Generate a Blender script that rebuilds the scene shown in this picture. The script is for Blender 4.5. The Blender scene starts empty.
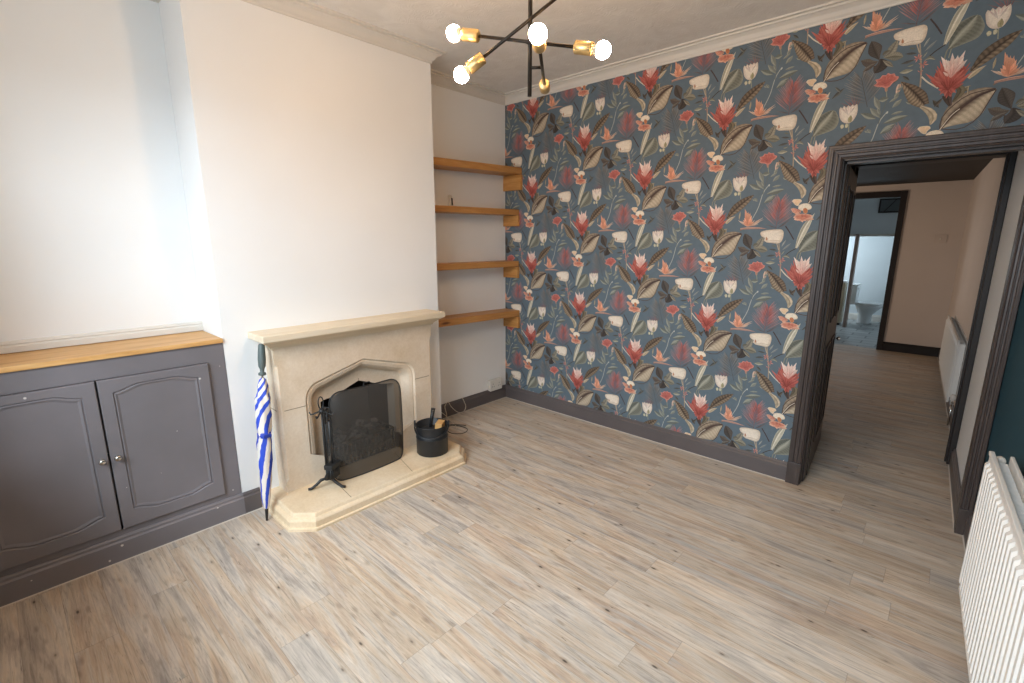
import bpy, bmesh, math, random
from mathutils import Vector, Matrix
random.seed(7)
SC = bpy.context.scene
COL = SC.collection
# ---------------------------------------------------------------- camera
cam_d = bpy.data.cameras.new('camera'); cam = bpy.data.objects.new('camera', cam_d); COL.objects.link(cam)
cam_d.sensor_width = 36.0; cam_d.lens = 36.0 * 477.1 / 1024.0; cam_d.clip_start = 0.02; cam_d.clip_end = 60
_r = Vector((0.7362, 0.67675, 0.00093)); _u = Vector((-0.14114, 0.15219, 0.97822)); _f = Vector((-0.66187, 0.72031, -0.20755))
cam.matrix_world = Matrix(((_r.x, _u.x, -_f.x, 3.2522), (_r.y, _u.y, -_f.y, -3.4419), (_r.z, _u.z, -_f.z, 1.587), (0, 0, 0, 1)))
SC.camera = cam
# ---------------------------------------------------------------- view, world, daylight, hall fill
SC.view_settings.view_transform = 'Standard'; SC.view_settings.look = 'None'
SC.view_settings.gamma = 1.0; SC.view_settings.use_curve_mapping = False
SC.view_settings.exposure = 0.38
wd = bpy.data.worlds.new('world'); SC.world = wd; wd.use_nodes = True
wd.node_tree.nodes['Background'].inputs[0].default_value = (0.75, 0.87, 1.0, 1)
wd.node_tree.nodes['Background'].inputs[1].default_value = 1.0

def area(name, loc, target, sx, sy, power, color):
    l = bpy.data.lights.new(name, 'AREA'); l.shape = 'RECTANGLE'; l.size = sx; l.size_y = sy
    l.energy = power; l.color = color
    o = bpy.data.objects.new(name, l); COL.objects.link(o); o.location = loc
    o.rotation_euler = (Vector(target) - Vector(loc)).to_track_quat('-Z', 'Y').to_euler()
    return o
area('bay_sky_daylight', (2.30, -5.6, 3.1), (1.5, -1.9, 0.4), 3.0, 1.4, 215, (0.76, 0.89, 1.0))
area('bay_window_daylight', (2.00, -4.45, 1.5), (1.2, 0, 1.0), 2.6, 1.7, 31, (0.78, 0.91, 1.0))
area('hall_fill_light', (0.50, 3.4, 1.3), (3.4, 4.2, 2.2), 1.3, 1.2, 17, (1.0, 0.78, 0.60))  # added warm fill to brighten the hall walls; no window behind it
area('bathroom_window_daylight', (0.95, 7.7, 1.5), (2.6, 8.1, 0.9), 0.9, 1.0, 14, (0.80, 0.92, 1.0))

# ---------------------------------------------------------------- materials
def srgb(h):
    if isinstance(h, str):
        c = [int(h[i:i+2], 16) / 255 for i in (0, 2, 4)]
    else:
        c = [v / 255 for v in h]
    return tuple(((v + 0.055) / 1.055) ** 2.4 if v > 0.04045 else v / 12.92 for v in c) + (1,)

class NT:
    """small wrapper that makes node graphs short to write"""
    def __init__(s, name):
        s.m = bpy.data.materials.new(name); s.m.use_nodes = True; s.t = s.m.node_tree
        s.b = s.t.nodes['Principled BSDF']; s.out = s.t.nodes['Material Output']
    def n(s, typ, ins=None, **kw):
        nd = s.t.nodes.new(typ)
        for k, v in kw.items(): setattr(nd, k, v)
        for k, v in (ins or {}).items():
            if hasattr(v, 'is_output') or isinstance(v, bpy.types.NodeSocket): s.t.links.new(v, nd.inputs[k])
            else: nd.inputs[k].default_value = v
        return nd
    def link(s, a, b): s.t.links.new(a, b)
    def math(s, op, a, b=0.0, c=0.0):
        return s.n('ShaderNodeMath', {0: a, 1: b, 2: c}, operation=op).outputs[0]
    def mix(s, fac, a, b, blend='MIX'):
        nd = s.t.nodes.new('ShaderNodeMix'); nd.data_type = 'RGBA'; nd.blend_type = blend
        for i, v in ((0, fac), (6, a), (7, b)):
            if isinstance(v, bpy.types.NodeSocket): s.t.links.new(v, nd.inputs[i])
            else: nd.inputs[i].default_value = v
        return nd.outputs[2]
    def coord(s, scale=(1, 1, 1)):
        tc = s.n('ShaderNodeTexCoord')
        return s.n('ShaderNodeMapping', {0: tc.outputs['Object'], 3: scale}).outputs[0]
    def noise(s, vec, scale, detail=3, rough=0.5, dist=0.0):
        return s.n('ShaderNodeTexNoise', {'Vector': vec, 'Scale': scale, 'Detail': detail, 'Roughness': rough, 'Distortion': dist}).outputs[0]
    def ramp(s, fac, stops):
        nd = s.n('ShaderNodeValToRGB', {0: fac}); e = nd.color_ramp.elements
        while len(e) < len(stops): e.new(0.5)
        for el, (p, c) in zip(e, stops): el.position = p; el.color = c if len(c) == 4 else tuple(c) + (1,)
        return nd.outputs[0]
    def bump(s, h, strength=0.3, dist=0.01):
        s.link(s.n('ShaderNodeBump', {'Height': h, 'Strength': strength, 'Distance': dist}).outputs[0], s.b.inputs['Normal'])
    def set(s, **kw):
        names = {'color': 'Base Color', 'rough': 'Roughness', 'metal': 'Metallic', 'spec': 'Specular IOR Level', 'coat': 'Coat Weight'}
        for k, v in kw.items():
            i = s.b.inputs[names[k]]
            if isinstance(v, bpy.types.NodeSocket): s.link(v, i)
            else: i.default_value = v
        return s

def G(v): return (v, v, v, 1)
def paint(name, h, rough=0.5, var=0.06, scale=3.0, bump=0.0, bscale=60, metal=0.0, spec=0.5):
    """plain paint, plastic or metal with faint procedural unevenness"""
    t = NT(name); v = t.coord(); c = srgb(h)
    n = t.noise(v, scale, 4)
    lo = tuple(x * (1 - var) for x in c[:3]) + (1,); hi = tuple(min(1, x * (1 + var)) for x in c[:3]) + (1,)
    t.set(color=t.ramp(n, [(0.3, lo), (0.7, hi)]), rough=rough, metal=metal, spec=spec)
    if bump: t.bump(t.noise(v, bscale, 3), bump, 0.002)
    return t.m
M = {}
M['wall'] = paint('white_wall_paint', 'eeeeed', 0.75, 0.025, 1.2, 0.12, 70)
M['pink_wall'] = paint('warm_white_paint', 'd9cdc4', 0.7, 0.03, 1.5, 0.1, 60)
M['teal'] = paint('teal_wall_paint', '1d4654', 0.6, 0.05, 2.0, 0.15, 60)
M['trimwhite'] = paint('white_moulding_paint', 'dcd7cf', 0.5, 0.03, 3)
M['black'] = paint('black_iron', '202122', 0.5, 0.12, 12, 0.3, 90)
M['blackplastic'] = paint('black_plastic', '1a1a1b', 0.38, 0.05, 8)
M['bar'] = paint('bronze_black_metal', '2c2723', 0.35, 0.08, 10, metal=0.5)
M['brass'] = paint('brushed_brass', 'dcc38c', 0.38, 0.08, 14, metal=1.0)
M['chrome'] = paint('satin_chrome', 'c9c7c3', 0.22, 0.04, 8, metal=1.0)
M['radiator'] = paint('white_radiator_enamel', 'e9e7e2', 0.35, 0.01, 3)
M['plastic'] = paint('white_plastic', 'dfdad2', 0.4, 0.01, 3)
M['caulk'] = paint('pale_floor_bead', 'cfc6ba', 0.6, 0.04, 5)
M['darkframe'] = paint('very_dark_brown_paint', '1f1816', 0.5, 0.1, 4)
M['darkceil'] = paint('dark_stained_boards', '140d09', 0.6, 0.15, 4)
M['navy'] = paint('umbrella_band_blue', '2c47b4', 0.6, 0.05, 20)
M['ceramic'] = paint('white_ceramic', 'e6e8e8', 0.15, 0.01, 3)
M['coal'] = paint('coal', '1b1a1a', 0.8, 0.3, 60, 0.8, 60)
M['ash'] = paint('grey_ash', '6b6763', 0.95, 0.2, 60, 0.6, 80)
M['cardboard'] = paint('tan_cardboard', 'c99a5f', 0.8, 0.06, 30)
M['mortar'] = paint('stone_joint', '8f7d66', 0.9, 0.1, 30)
M['bathwall'] = paint('cool_white_paint', 'd5dde0', 0.6, 0.03, 2)
M['postwood'] = paint('pinkish_brown_timber', 'ab9488', 0.6, 0.1, 10)

def grey_paint():
    t = NT('taupe_grey_satin_paint'); v = t.coord()
    n = t.noise(v, 2.5, 4)
    base = t.ramp(n, [(0.3, srgb('706c6f')), (0.7, srgb('7c777b'))])
    vo = t.n('ShaderNodeTexVoronoi', {'Vector': v, 'Scale': 13.0, 'Randomness': 1.0})
    pick = t.n('ShaderNodeTexWhiteNoise', {0: vo.outputs['Position']}).outputs[0]
    d = t.math('ADD', vo.outputs['Distance'], t.math('MULTIPLY', t.noise(v, 90, 2), 0.06))
    chip = t.math('MULTIPLY', t.math('LESS_THAN', d, 0.10), t.math('GREATER_THAN', pick, 0.5))
    t.set(color=t.mix(chip, base, srgb('cfc9c3')), rough=0.42)
    t.bump(t.noise(v, 35, 3), 0.08, 0.002)
    return t.m
M['grey'] = grey_paint()
M['skirting'] = paint('brown_grey_skirting_gloss', '5e5757', 0.4, 0.08, 4)

def brown_grey_paint():   # door casings: same family, browner and worn
    t = NT('worn_brown_grey_gloss'); v = t.coord((6, 6, 0.8))
    n = t.noise(v, 6, 5, 0.6)
    t.set(color=t.ramp(n, [(0.3, srgb('382f2d')), (0.6, srgb('493f3b')), (0.85, srgb('5d514b'))]), rough=0.38)
    t.bump(n, 0.1, 0.002)
    return t.m
M['casing'] = brown_grey_paint()

def wood(name, a, b, c, axis='y', scale=1.0, rough=0.45, knots=False):
    t = NT(name)
    s = {'x': (1.0, 14, 14), 'y': (14, 1.0, 14), 'z': (14, 14, 1.0)}[axis]
    v = t.coord(tuple(q * scale for q in s))
    n = t.noise(v, 2.2, 5, 0.6, 0.6)
    fine = t.noise(v, 9, 3, 0.6)
    col = t.ramp(t.math('ADD', t.math('MULTIPLY', n, 0.75), t.math('MULTIPLY', fine, 0.25)), [(0.32, srgb(a)), (0.5, srgb(b)), (0.7, srgb(c))])
    if knots:
        sv = {'x': (2.2, 9, 9), 'y': (9, 2.2, 9), 'z': (9, 9, 2.2)}[axis]
        vo = t.n('ShaderNodeTexVoronoi', {'Vector': t.coord(sv), 'Scale': 1.0})
        k = t.ramp(vo.outputs['Distance'], [(0.06, G(1)), (0.14, G(0))])
        col = t.mix(k, col, srgb('6b3f1c'))
    t.set(color=col, rough=rough); t.bump(fine, 0.08, 0.002)
    return t.m
M['oak'] = wood('honey_oak', 'b5824a', 'cc9b5e', 'dbb27a', 'y')
M['pine'] = wood('pine_shelf', 'a4703c', 'bc8549', 'cc9a5e', 'y', knots=True)
M['pineblock'] = wood('pine_batten', 'ad773d', 'c18a4b', 'd2a262', 'x')
M['mantelstone'] = None

def stone(name, base, dark, light):
    t = NT(name); v = t.coord()
    n = t.noise(v, 3.2, 6, 0.62, 0.4); f = t.noise(v, 70, 3, 0.6)
    col = t.ramp(n, [(0.28, srgb(dark)), (0.5, srgb(base)), (0.75, srgb(light))])
    col = t.mix(0.12, col, t.ramp(f, [(0.35, srgb('b59c78')), (0.65, srgb('f1e6d0'))]))
    t.set(color=col, rough=0.72); t.bump(t.math('ADD', n, t.math('MULTIPLY', f, 0.3)), 0.12, 0.004)
    return t.m
M['stone'] = stone('cream_sandstone', 'e0cdb6', 'd2bb9e', 'e9dbc9')
M['hearthstone'] = stone('honey_sandstone', 'dec6a4', 'ccb08b', 'e8d6bb')
M['mantelstone'] = wood('veined_sandstone', 'd0bd9f', 'dccbb0', 'e6dac6', 'y', 0.5, 0.6)

def floor_mat():
    t = NT('weathered_wood_planks'); tc = t.n('ShaderNodeTexCoord'); sp = t.n('ShaderNodeSeparateXYZ', {0: tc.outputs['Object']})
    x, y = sp.outputs[0], sp.outputs[1]
    W_, L_ = 0.1395, 1.22
    ry = t.math('DIVIDE', t.math('ADD', y, 10.0), W_); row = t.math('FLOOR', ry); fy = t.math('FRACT', ry)
    off = t.n('ShaderNodeTexWhiteNoise', {1: row}, noise_dimensions='1D').outputs[0]
    rx = t.math('ADD', t.math('DIVIDE', t.math('ADD', x, 10.0), L_), t.math('MULTIPLY', off, 3.0))
    colm = t.math('FLOOR', rx); fx = t.math('FRACT', rx)
    cell = t.n('ShaderNodeCombineXYZ', {0: colm, 1: row}).outputs[0]
    wn = t.n('ShaderNodeTexWhiteNoise', {0: cell}); r1 = wn.outputs[0]; rc = wn.outputs[1]
    shift = t.n('ShaderNodeVectorMath', {0: rc, 1: (7, 7, 7)}, operation='MULTIPLY').outputs[0]
    def vec(sx, sy):
        a = t.n('ShaderNodeMapping', {0: tc.outputs['Object'], 3: (sx, sy, 1)}).outputs[0]
        return t.n('ShaderNodeVectorMath', {0: a, 1: shift}, operation='ADD').outputs[0]
    bands = t.noise(vec(0.9, 9), 1.0, 5, 0.62, 1.1)
    grain = t.noise(vec(3.6, 62), 1.0, 6, 0.72, 1.8)
    blotch = t.noise(vec(1.6, 5), 1.0, 4, 0.6)
    c = t.ramp(bands, [(0.28, srgb('877d75')), (0.37, srgb('ab9f94')), (0.45, srgb('d2c6b6')), (0.53, srgb('cfb89b')), (0.60, srgb('bd9f82')), (0.70, srgb('b1aea9'))])
    tone = t.ramp(r1, [(0.0, srgb('aaa39d')), (0.25, srgb('c4bab0')), (0.5, srgb('c7b5a0')), (0.75, srgb('b3b1ae')), (1.0, srgb('d0c6bb'))])
    c = t.mix(0.30, c, tone)
    c = t.mix(t.ramp(blotch, [(0.4, G(0)), (0.75, G(0.45))]), c, srgb('8f8b85')); c = t.mix(t.ramp(t.noise(vec(1.1, 7), 1.0, 4, 0.65, 0.8), [(0.5, G(0)), (0.72, G(0.55))]), c, srgb('ded5c8'))
    c = t.mix(0.75, c, t.ramp(grain, [(0.28, G(0.42)), (0.48, G(0.93)), (0.7, G(1.2))]), 'MULTIPLY')
    crack = t.ramp(t.noise(vec(2.2, 50), 1.0, 4, 0.7, 2.0), [(0.64, G(0)), (0.69, G(0.7))])
    c = t.mix(crack, c, srgb('504740'))
    vo = t.n('ShaderNodeTexVoronoi', {'Vector': vec(6.5, 17), 'Scale': 1.0})
    kn = t.math('MULTIPLY', t.ramp(vo.outputs['Distance'], [(0.05, G(1)), (0.10, G(0))]), t.math('GREATER_THAN', t.n('ShaderNodeTexWhiteNoise', {0: vo.outputs['Position']}).outputs[0], 0.42))
    ring = t.math('MULTIPLY', t.ramp(vo.outputs['Distance'], [(0.08, G(0.4)), (0.22, G(0))]), 1.0)
    c = t.mix(ring, c, srgb('7d6c5c')); c = t.mix(t.math('MULTIPLY', kn, 0.85), c, srgb('42362e'))
    ey = t.math('MINIMUM', fy, t.math('SUBTRACT', 1.0, fy)); ex = t.math('MULTIPLY', t.math('MINIMUM', fx, t.math('SUBTRACT', 1.0, fx)), L_ / W_)
    e = t.math('MINIMUM', ex, ey); seam = t.ramp(e, [(0.004, G(1)), (0.014, G(0))])
    c = t.mix(t.math('MULTIPLY', seam, 0.30), c, srgb('5b5048'))
    t.set(color=c, rough=t.ramp(grain, [(0.3, G(0.42)), (0.7, G(0.55))]), spec=0.45)
    t.bump(t.math('SUBTRACT', grain, t.math('MULTIPLY', seam, 1.5)), 0.12, 0.003)
    return t.m
M['floor'] = floor_mat()

def artex():
    t = NT('swirled_plaster'); v = t.coord((1, 1, 1))
    w = t.n('ShaderNodeVectorMath', {0: v, 1: t.n('ShaderNodeTexNoise', {'Vector': v, 'Scale': 3.0}).outputs[1]}, operation='ADD').outputs[0]
    vo = t.n('ShaderNodeTexVoronoi', {'Vector': w, 'Scale': 3.6})
    rings = t.math('SINE', t.math('ADD', t.math('MULTIPLY', vo.outputs['Distance'], 95.0), t.math('MULTIPLY', t.noise(v, 7, 2), 5.0)))
    big = t.noise(v, 5, 4, 0.6, 1.5)
    h = t.math('ADD', t.math('MULTIPLY', rings, 0.10), big)
    t.set(color=t.ramp(big, [(0.3, srgb('e4dfd8')), (0.7, srgb('efebe5'))]), rough=0.7); t.bump(h, 0.22, 0.02)
    return t.m
M['ceiling'] = artex()

def pattern_mat():
    t = NT('botanical_wallpaper_print'); v = t.coord()
    a = t.n('ShaderNodeAttribute', attribute_name='print'); n = t.noise(v, 160, 3, 0.7)
    hs = t.n('ShaderNodeHueSaturation', {'Saturation': 0.90, 'Value': 0.97, 'Color': a.outputs[0]})
    c = t.mix(0.35, hs.outputs[0], t.ramp(n, [(0.3, G(0.55)), (0.7, G(1.3))]), 'MULTIPLY')
    t.set(color=c, rough=0.62, spec=0.3)
    return t.m
M['pattern'] = pattern_mat()
M['paper'] = paint('blue_grey_wallpaper_ground', '61707b', 0.62, 0.06, 30, spec=0.3)

def umbrella_mat():
    t = NT('blue_and_cream_spiral_stripes'); tc = t.n('ShaderNodeTexCoord'); sp = t.n('ShaderNodeSeparateXYZ', {0: tc.outputs['Object']})
    an = t.math('DIVIDE', t.math('ARCTAN2', sp.outputs[1], sp.outputs[0]), 2 * math.pi)
    z = sp.outputs[2]
    tw = t.math('ADD', t.math('MULTIPLY', z, -2.6), t.math('MULTIPLY', t.math('POWER', t.math('MAXIMUM', t.math('SUBTRACT', z, 0.52), 0.0), 2.0), -28.0))
    ph = t.math('FRACT', t.math('ADD', t.math('MULTIPLY', an, 4.0), t.math('ADD', tw, t.math('MULTIPLY', t.noise(tc.outputs['Object'], 14, 2), 0.5))))
    t.set(color=t.mix(t.math('GREATER_THAN', ph, 0.55), srgb('e6ddd4'), srgb('2c4dc4')), rough=0.6)
    return t.m
M['umbrella'] = umbrella_mat()

def mesh_screen_mat():
    t = NT('fine_black_wire_mesh'); v = t.coord()
    n = t.noise(v, 5, 4, 0.6)
    t.set(color=t.ramp(n, [(0.3, srgb('393633')), (0.75, srgb('4a4540'))]), rough=0.6, metal=0.0)
    tr = t.n('ShaderNodeBsdfTransparent', {0: (1, 1, 1, 1)})
    mx = t.n('ShaderNodeMixShader', {0: 0.76, 1: tr.outputs[0], 2: t.b.outputs[0]})
    t.link(mx.outputs[0], t.out.inputs[0]); return t.m
M['wiremesh'] = mesh_screen_mat()

def bulb_mat():
    t = NT('lit_warm_bulb'); t.b.inputs['Emission Color'].default_value = (1.0, 0.60, 0.29, 1); t.b.inputs['Emission Strength'].default_value = 165.0
    t.set(color=(1, 1, 1, 1)); return t.m
M['bulb'] = bulb_mat()
M['bulbneck'] = paint('cream_bulb_base', 'f0e2c8', 0.4, 0.02, 5)
def glass():
    t = NT('window_glass'); t.b.inputs['Transmission Weight'].default_value = 1.0; t.set(color=(0.95, 0.98, 1, 1), rough=0.0); t.b.inputs['IOR'].default_value = 1.05; return t.m
M['glass'] = glass()
def tile():
    t = NT('grey_floor_tiles'); v = t.coord((1, 1, 1))
    b = t.n('ShaderNodeTexBrick', {'Vector': v, 'Color1': srgb('8d9294'), 'Color2': srgb('a9adad'), 'Mortar': srgb('5c6062'), 'Scale': 1.0, 'Mortar Size': 0.012, 'Brick Width': 0.42, 'Row Height': 0.24})
    t.set(color=t.mix(0.3, b.outputs[0], t.ramp(t.noise(v, 6, 4), [(0.3, G(0.5)), (0.7, G(1))]), 'MULTIPLY'), rough=0.35); return t.m
M['tile'] = tile()

# ---------------------------------------------------------------- mesh helpers
class MB:
    """collects shapes and links them as ONE mesh object"""
    def __init__(s): s.bm = bmesh.new(); s.mats = []
    def mi(s, m):
        if m not in s.mats: s.mats.append(m)
        return s.mats.index(m)
    def faces(s, vs, fs, m=None, smooth=False):
        i = s.mi(m); v = [s.bm.verts.new(q) for q in vs]
        for f in fs:
            try:
                fc = s.bm.faces.new([v[k] for k in f]); fc.material_index = i; fc.smooth = smooth
            except ValueError: pass
        return v
    def box(s, x0, x1, y0, y1, z0, z1, m=None, bev=0.0):
        i = s.mi(m); vs = [s.bm.verts.new((x, y, z)) for x in (x0, x1) for y in (y0, y1) for z in (z0, z1)]
        fs = [s.bm.faces.new([vs[k] for k in f]) for f in ((0, 1, 3, 2), (4, 6, 7, 5), (0, 4, 5, 1), (2, 3, 7, 6), (0, 2, 6, 4), (1, 5, 7, 3))]
        for f in fs: f.material_index = i
        if bev:
            es = list({e for f in fs for e in f.edges})
            r = bmesh.ops.bevel(s.bm, geom=es, offset=bev, segments=2, affect='EDGES', profile=0.5)
            for f in r['faces']: f.material_index = i
        return s
    def obox(s, c, size, rz=0, m=None, bev=0.0, ry=0, rx=0):
        n0 = len(s.bm.verts); s.bm.verts.ensure_lookup_table(); a, b, d = [q / 2 for q in size]
        old = set(s.bm.verts); s.box(-a, a, -b, b, -d, d, m, bev)
        mt = Matrix.Translation(c) @ Matrix.Rotation(rz, 4, 'Z') @ Matrix.Rotation(ry, 4, 'Y') @ Matrix.Rotation(rx, 4, 'X')
        for v in s.bm.verts:
            if v not in old: v.co = mt @ v.co
        return s
    def tube(s, pts, r, m=None, seg=10, cap=True, smooth=True):
        i = s.mi(m); P = [Vector(p) for p in pts]; n = len(P)
        rs = r if isinstance(r, (list, tuple)) else [r] * n
        T = [(P[min(k + 1, n - 1)] - P[max(k - 1, 0)]).normalized() for k in range(n)]
        ref = Vector((0, 0, 1)) if abs(T[0].z) < 0.9 else Vector((1, 0, 0))
        N = (ref - T[0] * ref.dot(T[0])).normalized(); rings = []
        for k in range(n):
            N = (N - T[k] * N.dot(T[k])).normalized(); B = T[k].cross(N)
            rings.append([s.bm.verts.new(P[k] + (N * math.cos(a) + B * math.sin(a)) * rs[k]) for a in [2 * math.pi * j / seg for j in range(seg)]])
        for k in range(n - 1):
            for j in range(seg):
                f = s.bm.faces.new((rings[k][j], rings[k][(j + 1) % seg], rings[k + 1][(j + 1) % seg], rings[k + 1][j])); f.material_index = i; f.smooth = smooth
        if cap:
            for rg in (rings[0][::-1], rings[-1]):
                f = s.bm.faces.new(rg); f.material_index = i
        return s
    def lathe(s, prof, m=None, seg=24, mat=None, smooth=True, fold=None):
        """profile [(r, z)] turned about z, then moved by matrix mat"""
        i = s.mi(m); mt = mat or Matrix(); rings = []
        for r, z in prof:
            if r < 1e-6: rings.append([s.bm.verts.new(mt @ Vector((0, 0, z)))])
            else: rings.append([s.bm.verts.new(mt @ Vector((r * (fold(a, z) if fold else 1) * math.cos(a), r * (fold(a, z) if fold else 1) * math.sin(a), z))) for a in [2 * math.pi * j / seg for j in range(seg)]])
        for A, B in zip(rings, rings[1:]):
            for j in range(seg):
                k = (j + 1) % seg
                if len(A) == 1 and len(B) == 1: continue
                if len(A) == 1: q = (A[0], B[k], B[j])
                elif len(B) == 1: q = (A[j], A[k], B[0])
                else: q = (A[j], A[k], B[k], B[j])
                f = s.bm.faces.new(q); f.material_index = i; f.smooth = smooth
        return s
    def prism(s, poly, z0, z1, m=None, axis='z'):
        """polygon extruded along an axis; poly holds the two other coordinates in order"""
        i = s.mi(m)
        def P(a, b, c): return {'z': (a, b, c), 'x': (c, a, b), 'y': (a, c, b)}[axis]
        A = [s.bm.verts.new(P(a, b, z0)) for a, b in poly]; B = [s.bm.verts.new(P(a, b, z1)) for a, b in poly]
        fs = [s.bm.faces.new(A[::-1]), s.bm.faces.new(B)]; n = len(poly)
        for k in range(n): fs.append(s.bm.faces.new((A[k], A[(k + 1) % n], B[(k + 1) % n], B[k])))
        for f in fs: f.material_index = i
        return s
    def sweep(s, path, prof, m=None, only=None, closed_prof=True, ends=True):
        """moulding: profile [(offset, z)] run along a plan path, mitred; offset goes to the left of the path"""
        i = s.mi(m); n = len(path); V = [Vector(p) for p in path]
        nr = []
        for k in range(n - 1):
            d = (V[k + 1] - V[k]).normalized(); nr.append(Vector((-d.y, d.x)))
        def off(k):
            if k == 0: return nr[0]
            if k == n - 1: return nr[-1]
            b = nr[k - 1] + nr[k]; return b / (1 + nr[k - 1].dot(nr[k]))
        for k in (only if only is not None else range(n - 1)):
            A = [s.bm.verts.new((V[k].x + off(k).x * o, V[k].y + off(k).y * o, z)) for o, z in prof]
            B = [s.bm.verts.new((V[k + 1].x + off(k + 1).x * o, V[k + 1].y + off(k + 1).y * o, z)) for o, z in prof]
            q = len(prof)
            for j in range(q):
                f = s.bm.faces.new((A[j], A[(j + 1) % q], B[(j + 1) % q], B[j])); f.material_index = i
            for fc in (A[::-1], B):
                f = s.bm.faces.new(fc); f.material_index = i
        return s
    def fill(s, outer, inner, m=None):
        """flat face with a hole; both loops are 3D points; returns the inner loop's vertices"""
        i = s.mi(m); es = []; ret = None
        for L in (outer, inner):
            vs = [p if isinstance(p, bmesh.types.BMVert) else s.bm.verts.new(p) for p in L]; ret = vs
            for a, b in zip(vs, vs[1:] + vs[:1]): es.append(s.bm.edges.get((a, b)) or s.bm.edges.new((a, b)))
        r = bmesh.ops.triangle_fill(s.bm, use_beauty=True, edges=es)
        for g in r['geom']:
            if isinstance(g, bmesh.types.BMFace): g.material_index = i
        return ret
    def build(s, name, parent=None, norm=True, origin=None):
        if norm: bmesh.ops.recalc_face_normals(s.bm, faces=s.bm.faces[:])
        me = bpy.data.meshes.new(name)
        if origin is not None: bmesh.ops.translate(s.bm, verts=s.bm.verts[:], vec=-Vector(origin))
        s.bm.to_mesh(me); s.bm.free()
        for m in s.mats: me.materials.append(m if m else M['wall'])
        o = bpy.data.objects.new(name, me); COL.objects.link(o)
        if origin is not None: o.location = origin
        if parent:
            o.parent = parent
        return o
def tag(o, label, cat, group=None, kind=None):
    o['label'] = label; o['category'] = cat
    if group: o['group'] = group
    if kind: o['kind'] = kind
    return o
def thing(name, label, cat, loc=(0, 0, 0), rz=0, group=None):
    o = bpy.data.objects.new(name, None); COL.objects.link(o); o.location = loc; o.rotation_euler = (0, 0, rz); o.empty_display_size = 0.1
    return tag(o, label, cat, group)
def struct(mb, name, label=None, cat=None):
    o = mb.build(name); o['kind'] = 'structure'
    if label: o['label'] = label; o['category'] = cat
    return o
def rel(pts, o): return [(p[0] - o[0], p[1] - o[1], p[2] - o[2]) for p in pts]
def copy_tree(o, parent=None):
    c = o.copy(); COL.objects.link(c); c.parent = parent
    for ch in list(o.children): copy_tree(ch, c)
    return c

WL = {}
_b = MB.build
def _build(s, name, parent=None, world=True, norm=True):
    """vertices are given in world space; a child's are shifted by its thing's location"""
    if parent is not None and world:
        top = parent
        while top.parent: top = top.parent
        bmesh.ops.translate(s.bm, verts=s.bm.verts[:], vec=-Vector(top.location))
    return _b(s, name, parent, norm)
MB.build = _build

# ================================================================ SETTING: front room
H = 2.87
struct(MB().box(-0.15, 4.0, -4.6, 5.41, -0.06, 0, M['floor']), 'floor')
struct(MB().box(-0.15, 3.95, -3.9, 0.0, H, H + 0.08, M['ceiling']), 'ceiling')
struct(MB().box(-0.15, 0, -3.76, 0.0, 0, H, M['wall']), 'wall_left')
# chimney breast with a hole for the firebox
cb = MB(); D = 0.347; YB0, YB1 = -2.628, -1.127; FY0, FY1 = -2.15, -1.56
cb.box(0.001, D, YB0, FY0, 0, H - 0.001, M['wall']); cb.box(0.001, D, FY1, YB1, 0, H - 0.001, M['wall'])
cb.box(0.001, D, FY0, FY1, 0.78, H - 0.001, M['wall'])
struct(cb, 'wall_chimney_breast')
# right wall: runs out of square
RA = 0.0485
def rx(y): return 3.512 - RA * y
rw = MB(); rw.prism([(rx(0), 0), (rx(-4.6), -4.6), (rx(-4.6) + 0.15, -4.6), (rx(0) + 0.15, 0)], 0, H, M['teal']); struct(rw, 'wall_right')
# front wall with the bay window behind the camera
fw = MB(); WX0, WX1, WZ0, WZ1 = 0.7, 3.4, 0.85, 2.5
fw.box(0, WX0, -3.9, -3.76, 0, H, M['wall']); fw.box(WX1, rx(-3.8), -3.9, -3.76, 0, H, M['wall'])
fw.box(WX0, WX1, -3.9, -3.76, 0, WZ0, M['wall']); fw.box(WX0, WX1, -3.9, -3.76, WZ1, H, M['wall'])
struct(fw, 'wall_front')
wf = MB()
for a, b in ((WX0, WX0 + 0.06), (WX1 - 0.06, WX1), (1.70, 1.76), (2.54, 2.60)): wf.box(a, b, -3.87, -3.81, WZ0, WZ1, M['trimwhite'])
for a, b in ((WZ0, WZ0 + 0.06), (WZ1 - 0.06, WZ1), (1.95, 1.99)): wf.box(WX0 + 0.06, WX1 - 0.06, -3.865, -3.815, a, b, M['trimwhite'])
struct(wf, 'window_1')
struct(MB().box(WX0 - 0.04, WX1 + 0.04, -3.80, -3.70, WZ0 - 0.03, WZ0, M['trimwhite'], 0.006), 'window_sill')
# back wall (papered) with the door opening
DX0, DX1, DZ = 2.684, 3.462, 2.05
bw = MB(); bw.box(-0.15, DX0, 0, 0.13, 0, H, M['paper']); bw.box(DX0, DX1, 0, 0.13, DZ, H, M['paper']); bw.box(DX1, 3.70, 0, 0.13, 0, H, M['paper'])
struct(bw, 'wall_back')

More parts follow.
